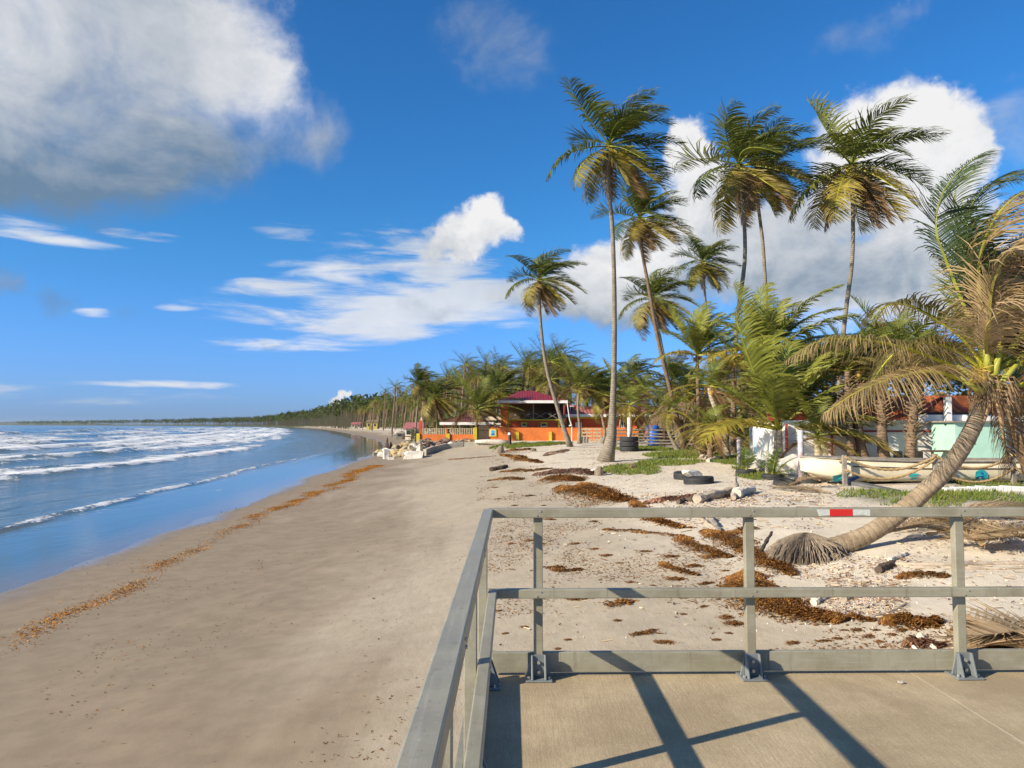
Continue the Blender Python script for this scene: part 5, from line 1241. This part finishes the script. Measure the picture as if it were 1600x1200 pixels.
log([(1085, 785), (1072, 784), (1060, 788)], .09, 'dark forked branch left of the bleached log', 'dark_wood', 4)
log([(1085, 800), (1103, 818), (1122, 830)], .045, 'thin pale branch seen just under the top rail', 'drift', 5)
log([(1108, 812), (1118, 822), (1124, 832)], .07, 'short grey root beside the thin pale branch', 'grey_wood', 6)
log([(1095, 720), (1104, 720)], .2, 'short sawn log before the short shaggy palm', 'drift', 7)
log([(1106, 722), (1125, 716), (1150, 712)], .09, 'pale bent branch leaning from the sawn log', 'drift_pale', 8)
log([(1272, 946), (1285, 937), (1305, 926)], .05, 'white curved branch half buried in the shell litter', 'drift_pale', 9)
log([(1318, 940), (1332, 930), (1345, 924)], .045, 'brown branch lying beside the white curved one', 'drift', 10)
log([(1372, 896), (1384, 890), (1396, 883)], .06, 'short dark stick on the sand right of the root ball', 'dark_wood', 11)
log([(1398, 884), (1470, 885), (1540, 883), (1620, 882)], .035, 'long straight pole lying across the sand at right', 'drift', 12)
log([(1430, 889), (1520, 890), (1610, 889)], .028, 'thinner second pole below the long straight one', 'drift', 13)
log([(1390, 878), (1405, 872), (1418, 866)], .04, 'pale stick near the shadow of the leaning trunk', 'drift_pale', 14)
log([(1436, 996), (1446, 1004), (1462, 1016)], .03, 'white curved bone-like stick behind the toe board', 'drift_pale', 15)
log([(1415, 1004), (1424, 1010), (1434, 1018)], .022, 'second small white stick behind the toe board', 'drift_pale', 16)
log([(1360, 968), (1390, 958), (1415, 945)], .02, 'thin straight twig lying in the shell litter', 'drift', 17)
log([(766, 737), (780, 734), (792, 730)], .13, 'dark waterlogged branch on the mid beach', 'dark_wood', 18)
log([(1186, 868), (1196, 858), (1207, 846)], .035, 'dark leaf sheath standing beside the root ball', 'dark_wood', 19, lift=.15)
log([(1480, 838), (1500, 845), (1560, 836), (1610, 828)], .05, 'bleached branch among the fallen fronds', 'drift_pale', 20)
def fallen(px0, py0, px1, py1, L, label, seed, base=(.30, .22, .13), lift=.05):
    a, b_ = G(px0, py0), G(px1, py1); n = 10; P = []
    for i in range(n):
        t = i/(n-1); p = a.lerp(b_, t) + Vector((.15*math.sin(t*3+seed), .1*math.sin(t*5+seed), 0)); P.append((p.x, p.y, Z(p.x, p.y) + lift + .05*math.sin(math.pi*t)))
    V, Fc, C = frond_data(np.array(P), 54, .62, .028, .12, (.25, .05, 0), base, (.40, .30, .18), (.34, .25, .14), 500+seed, 3, .025, fold=.35, ragged=.35, tipmix=(.2, 1))
    zmin = zg(V[:, 0], V[:, 1]) + .012; V[:, 2] = np.maximum(V[:, 2], zmin + (np.random.RandomState(seed).rand(len(V)))*.03)
    tag(link_mesh('fallen_frond', np_mesh('fallen_frond', V, Fc, M['leaf'], C)), label, 'palm frond', 'fallen fronds beside the leaning palm')
ff = [(1395, 835, 1500, 815), (1440, 845, 1600, 838), (1460, 815, 1620, 812), (1500, 860, 1640, 850), (1560, 825, 1440, 822), (1420, 825, 1560, 808), (1540, 868, 1470, 855), (1640, 865, 1520, 862), (1480, 800, 1640, 800), (1600, 850, 1480, 840), (1380, 848, 1460, 842), (1640, 835, 1500, 826),
      (1500, 1030, 1640, 1005), (1480, 1040, 1620, 1035), (1640, 1020, 1520, 1018), (1230, 768, 1300, 760), (1300, 772, 1210, 766)]
for i, f_ in enumerate(ff):
    lb = 'dried brown palm frond in the heap under the leaning trunk' if i < 12 else ('dried palm frond lying just behind the toe board at right' if i < 15 else 'dried palm frond on the sand left of the grass')
    fallen(*f_, 1., lb, i, base=(.27+.06*(i % 3)/2, .20+.05*(i % 3)/2, .11+.03*(i % 3)), lift=.04+.05*(i % 4))

# ------------------------------------------------------------------ seaweed, litter, grass
def tufts(pts, nrm_h, size, cols, seed, spread=1.):
    """pts: (n,3) roots; little bent blades standing and lying there -> one mesh's arrays"""
    rs = np.random.RandomState(seed); n = len(pts); a = rs.uniform(0, 6.283, n); e = rs.uniform(-.15, 1.1, n)*nrm_h
    d = np.stack([np.cos(a)*np.cos(e), np.sin(a)*np.cos(e), np.abs(np.sin(e))], 1); w = np.stack([-np.sin(a), np.cos(a), rs.uniform(-.4, .4, n)], 1)
    s = size*rs.uniform(.5, 1.4, n)[:, None]; m = pts + d*s*.55; a2 = a + rs.uniform(-1, 1, n)
    t = m + np.stack([np.cos(a2), np.sin(a2), rs.uniform(-.7, .35, n)], 1)*s*.5; ww = w*s*.17
    V = np.stack([pts - ww, pts + ww, m + ww*.9, m - ww*.9, t], 1).reshape(-1, 3)
    k = np.arange(n)[:, None]*5; F4 = (k + np.array([0, 1, 2, 3])).tolist(); F3 = (k + np.array([3, 2, 4])).tolist()
    c = np.array(cols)[rs.randint(0, len(cols), n)]*rs.uniform(.6, 1.35, (n, 1)); C = np.repeat(c, 5, 0)
    return V, F4 + F3, C
WEED = [(.15, .065, .018), (.20, .09, .02), (.11, .048, .016), (.25, .125, .03)]
GOLD = [(.40, .19, .025), (.33, .14, .02), (.26, .10, .016)]
def pile(path, hw, hh, n, label, seed, cols=WEED, size=.05, group=None, name='seaweed_pile', cat='seaweed', mat='weed'):
    """heap along a ground path given in photo pixels; hw half width in metres"""
    rs = np.random.RandomState(seed); P = np.array([tuple(G(x, y)) for x, y in path]); 
    P = spline([Vector(p) for p in P], 30) if len(P) > 2 else np.array([P[0] + (P[-1]-P[0])*t for t in np.linspace(0, 1, 30)])
    t = rs.uniform(0, 29, n); i = np.minimum(t.astype(int), 28); f = (t-i)[:, None]; c = P[i]*(1-f) + P[i+1]*f
    env = .35 + .9*fbm(t*.35, t*0+seed, seed, 3); env = env*np.sqrt(np.clip(np.sin(math.pi*np.clip((t+.8)/30.6, 0, 1)), .02, 1))
    T = np.gradient(P, axis=0)[i]; T[:, 2] = 0; T /= np.linalg.norm(T, axis=1)[:, None] + 1e-9; Nn = np.stack([-T[:, 1], T[:, 0], 0*t], 1)
    v = np.clip(rs.normal(0, .45, n), -1.25, 1.25); q = c + Nn*(v*hw*env)[:, None]
    q[:, 2] = zg(q[:, 0], q[:, 1]) + hh*env*np.clip(1 - v*v, 0, 1)*(.55 + .45*rs.rand(n))*(.7 + .6*fbm(q[:, 0]*5, q[:, 1]*5, seed, 2)) + .004
    V, Fc, C = tufts(q, .9, size, cols, seed)
    return tag(link_mesh(name, np_mesh(name, V, Fc, M[mat], C)), label, cat, group)
pile([(1165, 895), (1168, 915), (1190, 938), (1240, 958), (1318, 972)], .46, .13, 15000, 'largest thick bank of brown seaweed left of the second front post', 1)
pile([(1155, 855), (1185, 872), (1225, 893), (1240, 900)], .28, .08, 5000, 'brown seaweed heaped against the root ball', 2)
pile([(1375, 972), (1415, 975), (1470, 973)], .19, .09, 3600, 'elongated seaweed mound left of the right-hand post', 3)
pile([(1500, 985), (1525, 992)], .24, .1, 2200, 'seaweed mound just right of the right-hand post', 4)
pile([(1325, 962), (1345, 968), (1362, 972)], .07, .03, 500, 'thin seaweed strip between the two seaweed mounds', 5)
pile([(1410, 1012), (1440, 1008), (1470, 1012)], .12, .07, 1200, 'dark seaweed tangle behind the toe board', 6, [(.10, .05, .03), (.15, .08, .04), (.07, .04, .03)])
pile([(872, 762), (910, 770), (950, 778), (985, 783)], .75, .15, 6500, 'long brown seaweed bank just above the top rail', 7, size=.09)
pile([(855, 747), (880, 750), (905, 752)], .8, .14, 3800, 'brown seaweed bank below the grey capped stump', 8, size=.09)
pile([(835, 742), (870, 740), (910, 738), (935, 742)], .9, .16, 3600, 'grey-brown dead leaf litter beside the capped stump', 9, [(.16, .09, .06), (.22, .13, .09), (.10, .06, .04)], .11, cat='litter', name='leaf_litter')
pile([(780, 738), (810, 736), (840, 735), (862, 732)], .35, .08, 1400, 'thin seaweed line leading from the dark branch', 10, size=.10)
pile([(790, 705), (815, 704), (835, 703)], .7, .16, 1500, 'seaweed patch between the two small stumps', 11, size=.13)
pile([(800, 716), (825, 720), (845, 724)], .45, .15, 2600, 'reddish seaweed patch on the upper beach', 12, size=.13)
pile([(780, 711), (800, 714), (820, 716)], .32, .1, 1700, 'seaweed streak below the left conical stump', 13, size=.17)
pile([(850, 713), (870, 708), (885, 704)], .6, .1, 900, 'twiggy wrack left of the left-leaning palm base', 14, [(.2, .12, .08), (.28, .2, .13), (.12, .07, .05)], .14, cat='litter', name='leaf_litter')
pile([(1000, 789), (1040, 783), (1080, 778), (1110, 777)], .35, .09, 2600, 'reddish-brown leaf litter along the top rail', 15, [(.2, .1, .06), (.26, .15, .1), (.12, .06, .04)], .09, cat='litter', name='leaf_litter')
pile([(1095, 830), (1125, 838), (1152, 850), (1165, 862)], .42, .07, 5000, 'seaweed drift left of the second front post', 16, size=.05)
for i_, (pth, hw_, hh_, n_, lb_) in enumerate((
    ([(985, 783), (1005, 800), (1030, 815), (1065, 826)], .30, .06, 2600, 'broken seaweed band crossing under the top rail'), ([(905, 756), (940, 768), (965, 776)], .5, .1, 2200, 'seaweed band above the long bank'),
    ([(1060, 838), (1085, 855), (1110, 862), (1140, 872)], .30, .05, 2600, 'ragged seaweed drift above the middle rail'), ([(760, 752), (790, 748), (815, 750)], .4, .06, 900, 'thin wrack line left of the brown banks'),
    ([(1030, 880), (1060, 892), (1090, 900)], .14, .04, 900, 'small seaweed drift by the middle rail'), ([(860, 890), (880, 893), (905, 890)], .10, .03, 600, 'small seaweed streak near the first front post'),
    ([(700, 718), (740, 716), (775, 713)], .6, .06, 700, 'faint wrack line below the pale log'), ([(880, 934), (905, 936), (930, 932)], .11, .04, 700, 'seaweed streak just under the middle rail'),
    ([(1400, 905), (1440, 898), (1480, 902)], .2, .03, 700, 'thin wrack streak on the pale shelly sand'), ([(1500, 1000), (1540, 1008), (1600, 1012)], .25, .05, 1500, 'wrack strip among the dried fronds at right'))):
    pile(pth, hw_, hh_, n_, lb_, 40 + i_, size=.05 if pth[0][1] > 800 else .09)
pile([(940, 828), (970, 830), (1000, 829)], .12, .03, 500, 'thin seaweed streak under the top rail', 17)
pile([(985, 832), (1040, 836), (1080, 842)], .14, .03, 700, 'thin wrack streak pointing at the second front post', 18)
pile([(1150, 835), (1175, 825)], .3, .05, 700, 'seaweed scrap behind the second front post', 19)
SEA_C = [(870, 887, 18), (905, 890, 16), (975, 942, 26), (955, 945, 14), (1005, 990, 18), (1020, 985, 12), (1040, 1004, 14), (1030, 990, 10), (900, 937, 20), (925, 932, 16), (868, 1020, 16), (872, 1014, 10), (1070, 935, 14), (1068, 960, 14), (1100, 948, 12), (1130, 932, 12), (1136, 965, 16), (1150, 975, 20),
        (1140, 990, 10), (1120, 1000, 8), (950, 868, 12), (970, 880, 10), (930, 858, 12), (900, 850, 12), (1010, 862, 14), (1050, 870, 16), (1085, 885, 18), (1060, 905, 22), (1105, 912, 16), (1020, 915, 10), (985, 910, 10), (830, 845, 10), (850, 850, 10), (800, 850, 10), (790, 838, 8), (1090, 860, 16), (1120, 870, 20), (1135, 892, 16),
        (1370, 985, 16), (1360, 995, 18), (1395, 992, 12), (1410, 985, 12), (1375, 1003, 10), (1340, 985, 12), (1320, 985, 10), (1240, 1005, 14), (1290, 1002, 14), (1310, 998, 10), (1190, 1025, 12), (1240, 1030, 10), (1380, 1012, 10), (1350, 1020, 8), (820, 980, 8), (790, 990, 7), (840, 1000, 8), (780, 955, 7), (888, 1000, 8), (965, 970, 8), (1480, 1004, 10), (1170, 1000, 10),
        (760, 820, 9), (800, 830, 9), (860, 812, 10), (900, 806, 12), (830, 800, 10), (930, 815, 12), (960, 800, 10), (780, 780, 10), (830, 775, 10), (805, 790, 8), (850, 790, 9), (775, 762, 10), (800, 770, 8), (1000, 805, 12), (1040, 815, 12), (1080, 825, 14)]
SV = []
for v in range(5):
    rs = np.random.RandomState(900+v); n = 260; q = np.stack([np.clip(rs.normal(0, .27, n), -.55, .55)*1.3, np.clip(rs.normal(0, .22, n), -.45, .45), 0*rs.rand(n)], 1); q[:, 2] = .16*np.clip(1 - (q[:, 0]**2+q[:, 1]**2)/.3, 0, 1)*rs.rand(n)
    V, Fc, C = tufts(q, .8, .19, WEED, 910+v); SV.append(np_mesh('seaweed_clump', V, Fc, M['weed'], C))
for i, (px, py, w) in enumerate(SEA_C):
    p = G(px, py); s = w*PX(p.y)*1.05; o = link_mesh('seaweed_clump', SV[i % 5], None, (p.x, p.y, p.z + .004)); s *= rnd.uniform(.6, 1.35); o.scale = (s*rnd.uniform(.9, 1.5), s*rnd.uniform(.7, 1.5), s*.7); o.rotation_euler = (0, 0, rnd.uniform(-.5, .5) + (math.pi if i % 2 else 0))
    tag(o, 'small brown seaweed clump scattered on the pale sand around the railing', 'seaweed', 'small seaweed clumps on the sand')
def weed_bits():
    rs = np.random.RandomState(77); Q = []
    for x0, x1, y0, y1, n in ((60, 740, 780, 1190, 900), (758, 1170, 795, 1015, 5200), (1170, 1500, 960, 1030, 1500), (745, 1010, 700, 795, 4200), (880, 1180, 760, 800, 1800)):
        a, b_, c_, d_ = (np.array(G(*q)) for q in ((x0, y1), (x1, y1), (x0, y0), (x1, y0))); u, v = rs.rand(n*4)[:, None], (rs.rand(n*4)[:, None])**1.3
        p = (a*(1-u) + b_*u)*(1-v) + (c_*(1-u) + d_*u)*v
        k = fbm(p[:, 0]*.9, p[:, 1]*.55, 12, 4); p = p[rs.rand(len(p)) < sstep(.50, .72, k)]; Q.append(p[:n])
    q = np.concatenate(Q); q[:, 2] = zg(q[:, 0], q[:, 1]) + .004; dist = q[:, 1]; V, Fc, C = tufts(q, .45, .032, WEED, 78)
    k = np.repeat(.7 + dist*.045, 5)[:, None]; c0 = np.repeat(q, 5, 0); V = c0 + (V-c0)*k
    tag(link_mesh('seaweed_bits', np_mesh('seaweed_bits', V, Fc, M['weed'], C)), 'fine brown flecks of seaweed scattered over the dry sand', 'seaweed', None, 'stuff')
weed_bits()
def tideline():
    rs = np.random.RandomState(5); pl = [(0, 1022), (60, 985), (110, 952), (180, 925), (250, 885), (330, 853), (370, 826), (420, 802), (480, 778), (520, 760), (550, 742), (590, 727)]
    P = spline([G(x, y) for x, y in pl], 300); n = 40000; t = rs.uniform(0, 299, n)
    d = .14 + .86*sstep(.40, .56, fbm(t*.16, t*0, 3, 4)); keep = rs.rand(n) < d*np.interp(t, [0, 60, 150, 299], [.5, .55, .9, 1.]); t = t[keep]; n = len(t)
    i = np.minimum(t.astype(int), 298); q = P[i] + (P[i+1]-P[i])*(t-i)[:, None]
    dist = q[:, 1]; q = q + np.stack([rs.normal(0, .10, n)*(1 + dist*.030) + (fbm(t*.09, t*0+5, 8, 3)-.5)*1.2, rs.normal(0, .3, n), 0*t], 1)
    ex = rs.rand(n) < .06; q[ex, 0] += rs.uniform(-1.6, 1.6, ex.sum())
    q[:, 2] = zg(q[:, 0], q[:, 1]) + .006; V, Fc, C = tufts(q, .6, .034, GOLD, 6)
    # tufts grow a little with distance so that the line stays whole
    k = np.repeat(1 + dist*.022, 5)[:, None]; c0 = np.repeat(q, 5, 0); V = c0 + (V-c0)*k
    o = link_mesh('tide_line_seaweed', np_mesh('tide_line_seaweed', V, Fc, M['weed'], C)); tag(o, 'golden line of seaweed flecks along the wet tide mark', 'seaweed', None, 'stuff')
tideline()
def scatter_px(boxes, seed):
    rs = np.random.RandomState(seed); out = []
    for x0, x1, y0, y1, n in boxes:
        a, b_, c_, d_ = G(x0, y1), G(x1, y1), G(x0, y0), G(x1, y0); u, v = rs.rand(n), rs.rand(n)
        lo = np.array(a)*(1-u)[:, None] + np.array(b_)*u[:, None]; hi = np.array(c_)*(1-u)[:, None] + np.array(d_)*u[:, None]
        p = lo*(1-v)[:, None] + hi*v[:, None]; out.append(p)
    p = np.concatenate(out); p[:, 2] = zg(p[:, 0], p[:, 1]); return p, rs
def litter():
    p, rs = scatter_px([(1290, 1420, 905, 968, 700), (1300, 1440, 870, 905, 260), (1200, 1330, 880, 905, 160), (1480, 1600, 985, 1040, 420), (1060, 1300, 775, 830, 500), (1400, 1600, 800, 880, 500), (1450, 1600, 880, 985, 120), (1150, 1320, 745, 785, 420), (1000, 1180, 770, 800, 300), (760, 1150, 795, 1010, 260)], 31)
    n = len(p); a = rs.uniform(0, 6.28, n); L = rs.uniform(.03, .03 + .13*rs.rand(n)**2, n)*(1 + (p[:, 1] > 13)*.5); w = rs.uniform(.0025, .006, n)*(1 + (p[:, 1] > 13)*.6)
    V = np.zeros((n, 6, 3)); dx = np.stack([np.cos(a), np.sin(a)], 1); nx = np.stack([-np.sin(a), np.cos(a)], 1)
    for k, (s, q, h) in enumerate(((-.5, -1, 0), (-.5, 1, 0), (-.5, 0, 1.6), (.5, -1, 0), (.5, 1, 0), (.5, 0, 1.6))):
        xy = p[:, :2] + dx*(s*L)[:, None] + nx*(q*w)[:, None]; V[:, k, :2] = xy; V[:, k, 2] = zg(xy[:, 0], xy[:, 1]) + h*w + .006 + rs.rand(n)*.012
    f = (np.arange(n)[:, None, None]*6 + np.array([[0, 3, 5, 2], [1, 2, 5, 4]])[None]).reshape(-1, 4)
    cs = np.array([(.34, .26, .17), (.20, .13, .08), (.12, .07, .05), (.45, .37, .27)])[rs.randint(0, 4, n)]
    o = link_mesh('beach_twigs', np_mesh('beach_twigs', V.reshape(-1, 3), f, M['litter'], np.repeat(cs, 6, 0))); tag(o, 'loose twigs and fibres strewn over the dry sand', 'twigs', None, 'stuff')
    p, rs = scatter_px([(1290, 1400, 915, 968, 650), (1250, 1440, 868, 905, 220), (1150, 1450, 895, 990, 160), (760, 1600, 790, 1020, 260), (1480, 1600, 985, 1040, 300), (1000, 1180, 770, 800, 220), (800, 1300, 730, 790, 900)], 37)
    n = len(p); s = rs.uniform(.008, .022, n)*(1 + (p[:, 1] > 13)*.8); O = np.array([(1, 0, 0), (-.5, .87, 0), (-.5, -.87, 0), (0, 0, .8)])
    V = p[:, None, :] + O[None]*s[:, None, None]; V[:, :3, 2] -= .004; r_ = rs.uniform(0, 6, n)
    f = (np.arange(n)[:, None, None]*4 + np.array([[0, 1, 3], [1, 2, 3], [2, 0, 3]])[None]).reshape(-1, 3)
    cs = np.array([(.62, .56, .48), (.40, .30, .30), (.25, .17, .17), (.55, .40, .30), (.14, .11, .09)])[rs.randint(0, 5, n)]
    o = link_mesh('shells_and_pebbles', np_mesh('shells_and_pebbles', V.reshape(-1, 3), f, M['litter'], np.repeat(cs, 4, 0))); tag(o, 'shells and pebbles strewn over the dry sand', 'shells', None, 'stuff')
litter()
def grass():
    rs = np.random.RandomState(44); Q = []
    for cx, cy, rx, ry in GRASS:
        n = int(min(9000, max(900, rx*ry*900))); a = rs.uniform(0, 6.283, n); r = np.sqrt(rs.rand(n))*1.15
        x = cx + np.cos(a)*r*rx; y = cy + np.sin(a)*r*ry; keep = fbm(x*1.1, y*.8, 55, 3) + .30*(1-r) > .42
        Q.append(np.stack([x[keep], y[keep], zg(x[keep], y[keep])], 1))
    Q = np.concatenate(Q); n = len(Q); dist = Q[:, 1]; h = rs.uniform(.05, .13, n)*(.8 + dist*.012); w = .006 + dist*.00035; a = rs.uniform(0, 6.28, n); b_ = rs.normal(0, .5, (n, 2))*h[:, None]
    wx = np.stack([np.cos(a)*w, np.sin(a)*w, 0*w], 1); tp = Q + np.stack([b_[:, 0] + .2*h, b_[:, 1], h], 1)
    V = np.stack([Q - wx, Q + wx, tp], 1).reshape(-1, 3); f = (np.arange(n)[:, None]*3 + np.array([0, 1, 2])).tolist()
    cs = np.array([(.10, .155, .02), (.14, .185, .03), (.08, .13, .02), (.24, .22, .06)])[rs.randint(0, 4, n)]
    o = link_mesh('grass', np_mesh('grass', V, f, M['grass'], np.repeat(cs, 3, 0))); tag(o, 'short green grass in patches along the back of the beach', 'grass', None, 'stuff')
grass()

pb = link_mesh('pebble', rockmesh(5, 1, .6, 'rock_pale'), None, (2.45, 4.93, DK + .012)); pb.scale = (.028, .02, .022); tag(pb, 'small pale stone on the deck beside the toe board', 'stone')
# ------------------------------------------------------------------ the far shore
def far_palm(x, y, h, s, me, label, group, lean, r=.13):
    z = Z(x, y); t = empty('coconut_palm', (x, y, z - .1), label, 'palm tree', group)
    k = rnd.randrange(len(FTR)); tr = link_mesh('trunk', FTR[k], t); tr.scale = (lean, 1, h); tr.rotation_euler = (0, 0, 0)
    c = link_mesh('crown', me, t, (lean*.9, 0, h)); c.scale = (s,)*3; c.rotation_euler = (0, 0, rnd.uniform(-.4, .4))
FTR = []
for k in range(3):
    FTR.append(trunk_mesh([Vector((0, 0, 0)), Vector((.25, .05*k, .35)), Vector((.6, .0, .7)), Vector((.9, 0, 1.0))], .16, .11, 'trunk_brown', 6, 8, 1.3))
    for v in FTR[-1].vertices: v.co.x = v.co.x
def far_shore():
    r6 = random.Random(23); cnt = 0
    # x-scale of a far trunk is its lean, so keep it near one
    for k in range(210):
        y = 92 + 430*(k/210)**1.5 + r6.uniform(-4, 4); s = 10 + abs(r6.gauss(0, 1))*(8 + y*.05) + (6 if y < 130 else 0)
        if y < 150: s = max(s, 14 + (150-y)*.10)
        x = float(xw(y)) + s
        px = 800 + x/y*F
        if px > 900: continue
        h = r6.uniform(8, 15)*(1.0 if y > 140 else .75); lab = 'coconut palm in the grove along the curving shore left of the house'
        far_palm(x, y, h, r6.uniform(3.8, 5.2), (MID if y < 240 else FAR)[r6.randrange(4)], lab, 'palms of the grove along the curving shore', r6.uniform(.6, 1.6)); cnt += 1
    far_palm(-29.7, 190, 12.5, 3.6, MID[1], 'single palm rising clear above the grove skyline', None, 1.)
    # the distant wood
    rs = np.random.RandomState(8); n = 3600; y = 420*np.exp(rs.rand(n)*math.log(4200/420)); s = np.where(y > 900, 2, 9) + np.abs(rs.normal(0, 1, n))*(28 + np.minimum(y, 1000)*.04); x = xw(y) + s; h = rs.uniform(9, 18, n); z = zg(x, y)
    Vs, Fs, Cs = [], [], []; off = 0
    for i in range(n):
        m = 9; a = rs.uniform(0, 6.28, m); L = rs.uniform(2.6, 4.2, m)*(1 + (y[i] > 1000)*.6 + (y[i] > 2000)*1.0); e = rs.uniform(-.5, 1.0, m); c = np.array([x[i], y[i], z[i]+h[i]])
        d1 = np.stack([np.cos(a)*np.cos(e)+.25, np.sin(a)*np.cos(e), np.sin(e)], 1)*L[:, None]; w = np.stack([-np.sin(a), np.cos(a), .5+0*a], 1)*.55
        tri = np.stack([c - w*.3 + 0*d1, c + d1*.6 + w, c + d1*1.0 - np.array([0, 0, .5]), c + d1*.55 - w], 1).reshape(-1, 3)
        tw = .18; tq = np.array([[x[i]-tw, y[i], z[i]-.2], [x[i]+tw, y[i], z[i]-.2], [x[i]+tw, y[i], z[i]+h[i]], [x[i]-tw, y[i], z[i]+h[i]]])
        Vs += [tri, tq]; g = np.array(GREENS[i % 4])*rs.uniform(.6, 1.3); Cs += [np.repeat(g[None], m*4, 0), np.repeat(np.array([[.085, .08, .05]]), 4, 0)]
        Fs += [(off+4*k, off+4*k+1, off+4*k+2, off+4*k+3) for k in range(m+1)]; off += 4*(m+1)
    o = link_mesh('far_palm_wood', np_mesh('far_palm_wood', np.concatenate(Vs), Fs, M['leaf'], np.concatenate(Cs))); tag(o, 'distant mass of palms along the headland on the horizon', 'wood', None, 'stuff')
    def thicket(name, label, pts, sz, seed):
        rs = np.random.RandomState(seed); P = []
        for (x, y, rx, ry, hz_, n) in pts:
            a = rs.uniform(0, 6.28, n); r = np.sqrt(rs.rand(n)); X = x + np.cos(a)*r*rx; Y = y + np.sin(a)*r*ry; Zb = zg(X, Y); v = rs.rand(n)
            P.append(np.stack([X, Y, Zb + hz_*v*(1-.5*r*r)*(.6+.6*fbm(X*.35, Y*.35, seed, 2))], 1))
        P = np.concatenate(P); V, Fc, C = tufts(P, 1., sz, [(.06, .085, .018), (.085, .115, .025), (.13, .13, .04), (.18, .14, .07)], seed)
        tag(link_mesh(name, np_mesh(name, V, Fc, M['leaf'], C)), label, 'undergrowth', None, 'stuff')
    P = []
    for y in list(range(100, 420, 9)): P.append((float(xw(y)) + 24 + (y-100)*.03, y, 7 + y*.02, 7, 5.0 + .008*y, 520))
    thicket('shore_undergrowth', 'tangled undergrowth below the palm grove on the curving shore', P, .75, 3)
    P = [(hx(px, d), d, 5, 3.5, hh, 700) for px, d, hh in ((700, 99, 4), (760, 99, 4), (830, 100, 4), (900, 98, 4), (950, 94, 4.5), (1000, 92, 4.5), (1050, 88, 4.5), (1100, 82, 4.5), (1150, 78, 4.5), (1200, 72, 6.5), (1260, 66, 6), (1320, 62, 6), (1380, 58, 6), (1450, 56, 6), (1530, 54, 6), (1620, 52, 6), (1700, 50, 6), (1800, 50, 6), (1080, 64, 4.5), (1130, 60, 4.5), (1180, 52, 4.5))]
    thicket('back_thicket', 'dark green thicket behind the palms and houses', P, .8, 4)
    # small buildings on the far beach
    def hut(px, y, w, h, dep, wall, roof, label, roofh=1.2):
        x = hx(px, y); z = Z(x, y); b = empty('beach_hut', (x, y, z), label, 'hut')
        MB().box(-w/2, w/2, 0, dep, -.3, h).build('wall', M[wall], b)
        if roof:
            m = MB(); m.v += [(-w/2-.4, -.4, h), (w/2+.4, -.4, h), (w/2+.4, dep+.4, h), (-w/2-.4, dep+.4, h), (-w/2-.2, dep/2, h+roofh), (w/2+.2, dep/2, h+roofh)]; m.f += [(0, 1, 5, 4), (1, 2, 5), (2, 3, 4, 5), (3, 0, 4), (3, 2, 1, 0)]; m.build('roof', M[roof], b)
        dr = MB().box(-.45, .45, -.04, .02, -.1, min(1.9, h-.3)).build('door', M['dark_wood'], b)
        for sx in (-1, 1): MB().box(sx*w*.3-.4, sx*w*.3+.4, -.04, .02, h*.45, h*.8).build('window', M['glass_dark'], b)
    hut(646, 150, 3.2, 2.1, 4, 'cream', 'pink_roof', 'small cream hut with pink roof behind the left end of the fence'); hut(581, 330, 4.5, 3.0, 6, 'yellow_hut', 'thatch', 'yellow hut among the palms on the far beach')
    hut(632, 158, 3.4, 1.4, 3, 'conc_dark', None, 'flat grey concrete shed on the far beach'); hut(556, 420, 5, 2.2, 5, 'concrete', 'pink_roof', 'farthest low pale house under the grove')
    r7 = random.Random(3)
    for k in range(26):
        y = r7.uniform(100, 230); x = float(xw(y)) + r7.uniform(7, 15); z = Z(x, y); L = r7.uniform(1.5, 5); a = r7.uniform(-.6, .6)
        o = MB().tube([(-L/2, 0, .1), (0, 0, .22), (L/2, r7.uniform(-.3, .3), .15)], [.22, .2, .1], 6, jit=.15, seed=k).build('driftwood_log', M[r7.choice(['drift', 'grey_wood', 'drift_pale'])], None, loc=(x, y, z)); o.rotation_euler = (0, r7.uniform(-.12, .12), a)
        tag(o, 'driftwood log washed up on the far beach below the grove', 'driftwood', 'driftwood on the far beach')
mk('yellow_hut', (.45, .36, .08), .8, .15, 2, .1)
far_shore()
# ------------------------------------------------------------------ the air between here and the horizon
def haze():
    m = bpy.data.materials.new('haze'); m.use_nodes = True; nt = m.node_tree; nt.nodes.clear()
    o = N(nt, 'ShaderNodeOutputMaterial'); v = N(nt, 'ShaderNodeVolumePrincipled'); v.inputs['Color'].default_value = (.75, .86, 1, 1)
    v.inputs['Density'].default_value = HAZE; v.inputs['Anisotropy'].default_value = .2; link(nt, v.outputs[0], o.inputs['Volume'])
    h = MB().box(-23000, 23000, -2000, 14000, -6, 60).build('haze', m); h['kind'] = 'stuff'; h['label'] = 'thin pale sea haze over the bay'; h['category'] = 'haze'
HAZE = 2.5e-5
haze()
